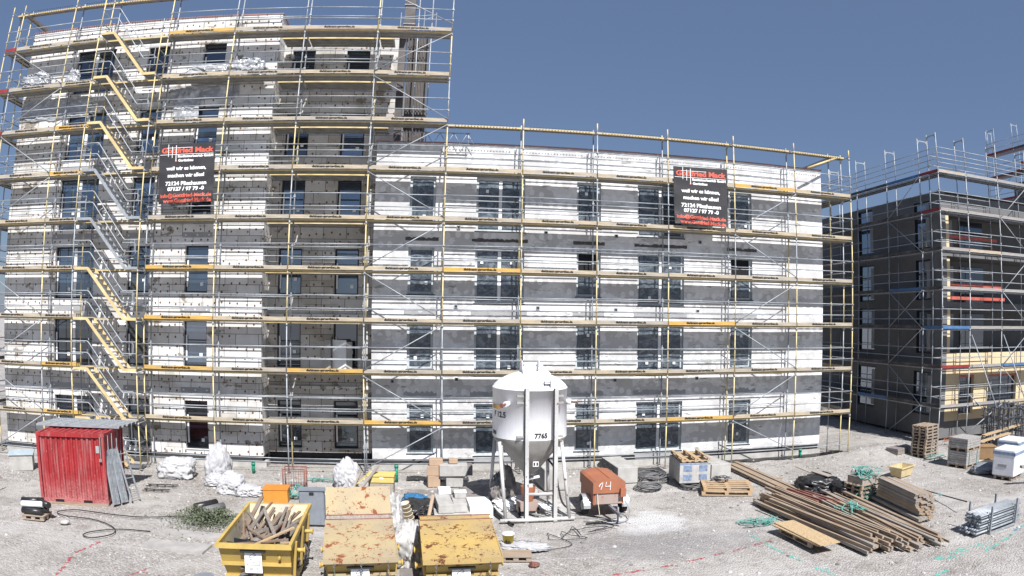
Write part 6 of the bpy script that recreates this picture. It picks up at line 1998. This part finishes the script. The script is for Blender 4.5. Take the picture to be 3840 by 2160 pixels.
for (x, y, sx, sy, rz, l) in [(-7.3, -8.2, 1.9, .5, -.05, 'upper dusty concrete slab strip below the weeds'), (-7.4, -9.3, 1.9, .7, -.08, 'lower dusty concrete slab strip below the weeds')]:
    solo(MB().box(-sx / 2, sx / 2, -sy / 2, sy / 2, -.05, .025), 'concrete_slab', 'slab_dust', l, 'slab', (x, y, 0), rz)
solo(MB().tube((0, 0, 0), (0, 0, .55), .24, 22), 'plastic_drum', 'grey_plastic', 'dark grey drum at the left front corner of the open skip', 'drum', (-5.42, -12.6, .0))
blob('stone', 'fist sized brown stone right of the roll pallet', 'stone', (-11.55, -8.3, 0), (.16, .1, .14), 'rock', 71., .2, 2)
beam(12.2, -2.9, .03, 13.0, -3.3, .03, .08, .03, 'timber', 'short brown batten on the gravel behind the long planks', None, 'board', 'board')
beam(12.1, -5.9, .04, 12.7, -5.4, .06, .08, .04, 'pallet_new', 'short pale batten by the red formwork beams', None, 'board', 'board')

# ---------------------------------------------------------- marking spray lines, loose stones
def spray(pts, mat, wd=.05, dens=60, seed=1):
    rr = random.Random(seed); b = MB()
    for i in range(len(pts) - 1):
        p, q = pts[i], pts[i + 1]; L = math.hypot(q[0] - p[0], q[1] - p[1])
        for k in range(int(L * dens)):
            u = rr.random(); x = p[0] + (q[0] - p[0]) * u + rr.gauss(0, wd * .5); y = p[1] + (q[1] - p[1]) * u + rr.gauss(0, wd * .5)
            if noise.noise(Vector((x * 2.5, y * 2.5, seed))) < -.12: continue
            s = rr.uniform(.012, .035); a = rr.uniform(0, 3)
            z = gz(x, y) + .007
            b.add([(x + s * math.cos(a + j * 1.2566) * rr.uniform(.6, 1.3), y + s * math.sin(a + j * 1.2566) * rr.uniform(.6, 1.3), z) for j in range(5)], [(0, 1, 2, 3, 4)])
    struct(b.obj('spray_marking', mat))
spray([(-9.7, -9.3), (-10.0, -10.4), (-9.7, -11.6), (-9.5, -13.2)], 'spray_red', .06, 60, 1)
spray([(-8.4, -11.2), (-6.9, -11.4)], 'spray_red', .05, 40, 2)
spray([(-7.5, -11.0), (-8.1, -12.2), (-7.7, -13.3)], 'spray_red', .05, 40, 3)
spray([(3.2, -11.3), (5.2, -11.0), (7.5, -10.3), (9.0, -9.9)], 'spray_red', .04, 50, 4)
spray([(2.3, -10.9), (2.8, -11.9), (3.1, -12.8)], 'spray_red', .06, 50, 5)
spray([(1.35, -12.2), (1.5, -13.8)], 'spray_red', .06, 60, 6)
spray([(8.6, -9.3), (8.7, -10.6), (9.0, -12.0), (9.2, -13.2)], 'spray_green', .07, 50, 7)
spray([(12.2, -13.3), (13.6, -12.9), (14.6, -12.9)], 'spray_green', .22, 130, 8)
spray([(11.5, -14.1), (12.4, -13.9)], 'spray_green', .06, 80, 9)
spray([(14.0, -13.4), (15.6, -12.9), (17.3, -12.1)], 'spray_green', .05, 60, 10)
spray([(15.9, -12.6), (17.8, -12.0), (19.0, -11.3)], 'spray_blue', .05, 60, 11)
def loose_stones():
    rr = random.Random(2)
    protos = []
    ico = bmesh.new(); bmesh.ops.create_icosphere(ico, subdivisions=1, radius=1)
    base = [v.co.copy() for v in ico.verts]; fcs = [tuple(v.index for v in f.verts) for f in ico.faces]; ico.free()
    for k in range(5):
        protos.append([v * (1 + noise.noise(v * 1.7 + Vector((k * 9, 0, 0))) * .6) for v in base])
    b = MB(); V = b.v; F = b.f
    for k in range(12000):
        x = rr.uniform(-20, 27); y = rr.uniform(-14.5, .3) if rr.random() < .6 else rr.uniform(-4, .6)
        if x > 18.8 and y > -3 and rr.random() < .5: y = rr.uniform(-2.5, 6)
        nn = noise.noise(Vector((x * .7, y * .7, 9)))
        if nn < -.05 and rr.random() < .75: continue
        s = rr.uniform(.012, .032) if rr.random() < .93 else rr.uniform(.035, .07)
        p = protos[k % 5]; kk = len(V); a = rr.uniform(0, 6.28); ca, sa = math.cos(a) * s, math.sin(a) * s
        z = gz(x, y) + s * .15
        V.extend([(x + v.x * ca - v.y * sa, y + v.x * sa + v.y * ca, z + v.z * s * .7) for v in p])
        F.extend([(f[0] + kk, f[1] + kk, f[2] + kk) for f in fcs])
        b.mi.extend([k % 3] * len(fcs)); b.sm.extend([False] * len(fcs))
    tag(b.obj('loose_gravel', ['rock', 'rock_dark', 'rock_light']), 'loose stones scattered over the gravel yard', 'gravel', kind='stuff')
M['rock_dark'] = plain('dark stone', (.20, .185, .17), .95, 0, .3, 9)
M['rock_light'] = plain('pale stone', (.50, .48, .46), .95, 0, .2, 9)
loose_stones()

# plastic left lying on the scaffold decks, boards leaning in the recess, foil along the footings
blob('plastic_sheet', 'white crumpled plastic on the scaffold deck at the top left corner', 'plastic sheet', (-19.2, .4, 16.01), (.75, .28, .95), 'clear_film', 81.3, .4)
blob('plastic_sheet', 'small white plastic wad on the deck left of the upper double window', 'plastic sheet', (-17.1, .4, 16.01), (.3, .22, .9), 'clear_film', 83.3, .4)
blob('plastic_sheet', 'long white crumpled plastic below the top window right of the stair tower', 'plastic sheet', (-9.9, .42, 16.01), (1.3, .25, .62), 'clear_film', 85.3, .4)
blob('plastic_sheet', 'heaped clear plastic on the deck beside the top window', 'plastic sheet', (-8.7, .42, 16.01), (.75, .28, .95), 'clear_film', 87.3, .4)
beam(-4.55, 1.75, 4.62, -3.95, 1.45, 4.62, .05, 1.2, 'eps', 'white insulation board leaning in the recess above the second deck', None, 'insulation_board', 'board')
solo(MB().box(-.14, .14, -.03, .03, 0, 1.15), 'insulation_board', 'aac', 'grey board leaning right of the white board in the recess', 'board', (-3.85, 1.55, 4.0), .5)
solo(MB().box(-.14, .14, -.03, .03, 0, 1.2), 'insulation_board', 'aac', 'grey board leaning left of the white board in the recess', 'board', (-4.75, 1.6, 4.0), -.5)
def foil(x0, x1, y0, y1, seed, label):
    n = max(6, int((x1 - x0) / .3)); m = 5; vs = []
    for j in range(m + 1):
        for i in range(n + 1):
            x = x0 + (x1 - x0) * i / n; e = noise.noise(Vector((x * 1.3, seed, j * .2))) * .22
            y = y0 + (y1 - y0) * j / m + e
            vs.append((x, y, gz(x, y) + .02 + abs(noise.noise(Vector((x * 4, y * 4, seed)))) * .07))
    fs = [(j * (n + 1) + i, j * (n + 1) + i + 1, (j + 1) * (n + 1) + i + 1, (j + 1) * (n + 1) + i) for j in range(m) for i in range(n)]
    solo(MB().add(vs, fs, 0, True), 'foil_strip', 'black_foil', label, 'foil')
foil(-1.4, 1.0, -1.1, -.4, 3, 'dark foil strip on the ground behind the cardboard boxes')
foil(7.3, 9.0, -.9, .1, 4, 'dark foil strip on the ground behind the cable coils')
foil(11.6, 18.3, .15, .75, 5, 'long dark foil strip along the footing of the white building')

# ---------------------------------------------------------- behind the left edge
def far_house():
    t = thing('house', 'distant white house with a red tiled roof past the left edge of the tall building', 'house', (-62, 40, 0), .15)
    MB().box(-6, 6, 0, 9, 0, 6).obj('wall', 'white_plastic', t)
    b = MB(); vs = [(-6.5, -.6, 5.8), (6.5, -.6, 5.8), (6.5, 9.6, 5.8), (-6.5, 9.6, 5.8), (-6.5, 4.5, 9.4), (6.5, 4.5, 9.4)]
    b.add(vs, [(0, 1, 5, 4), (2, 3, 4, 5), (1, 2, 5), (3, 0, 4), (3, 2, 1, 0)]); b.obj('roof', 'red_rust', t)
    for x in (-3, 0, 3): MB().box(x - .5, x + .5, -.05, -.001, 2, 3.6).obj('window', 'glass_dark', t)
far_house()
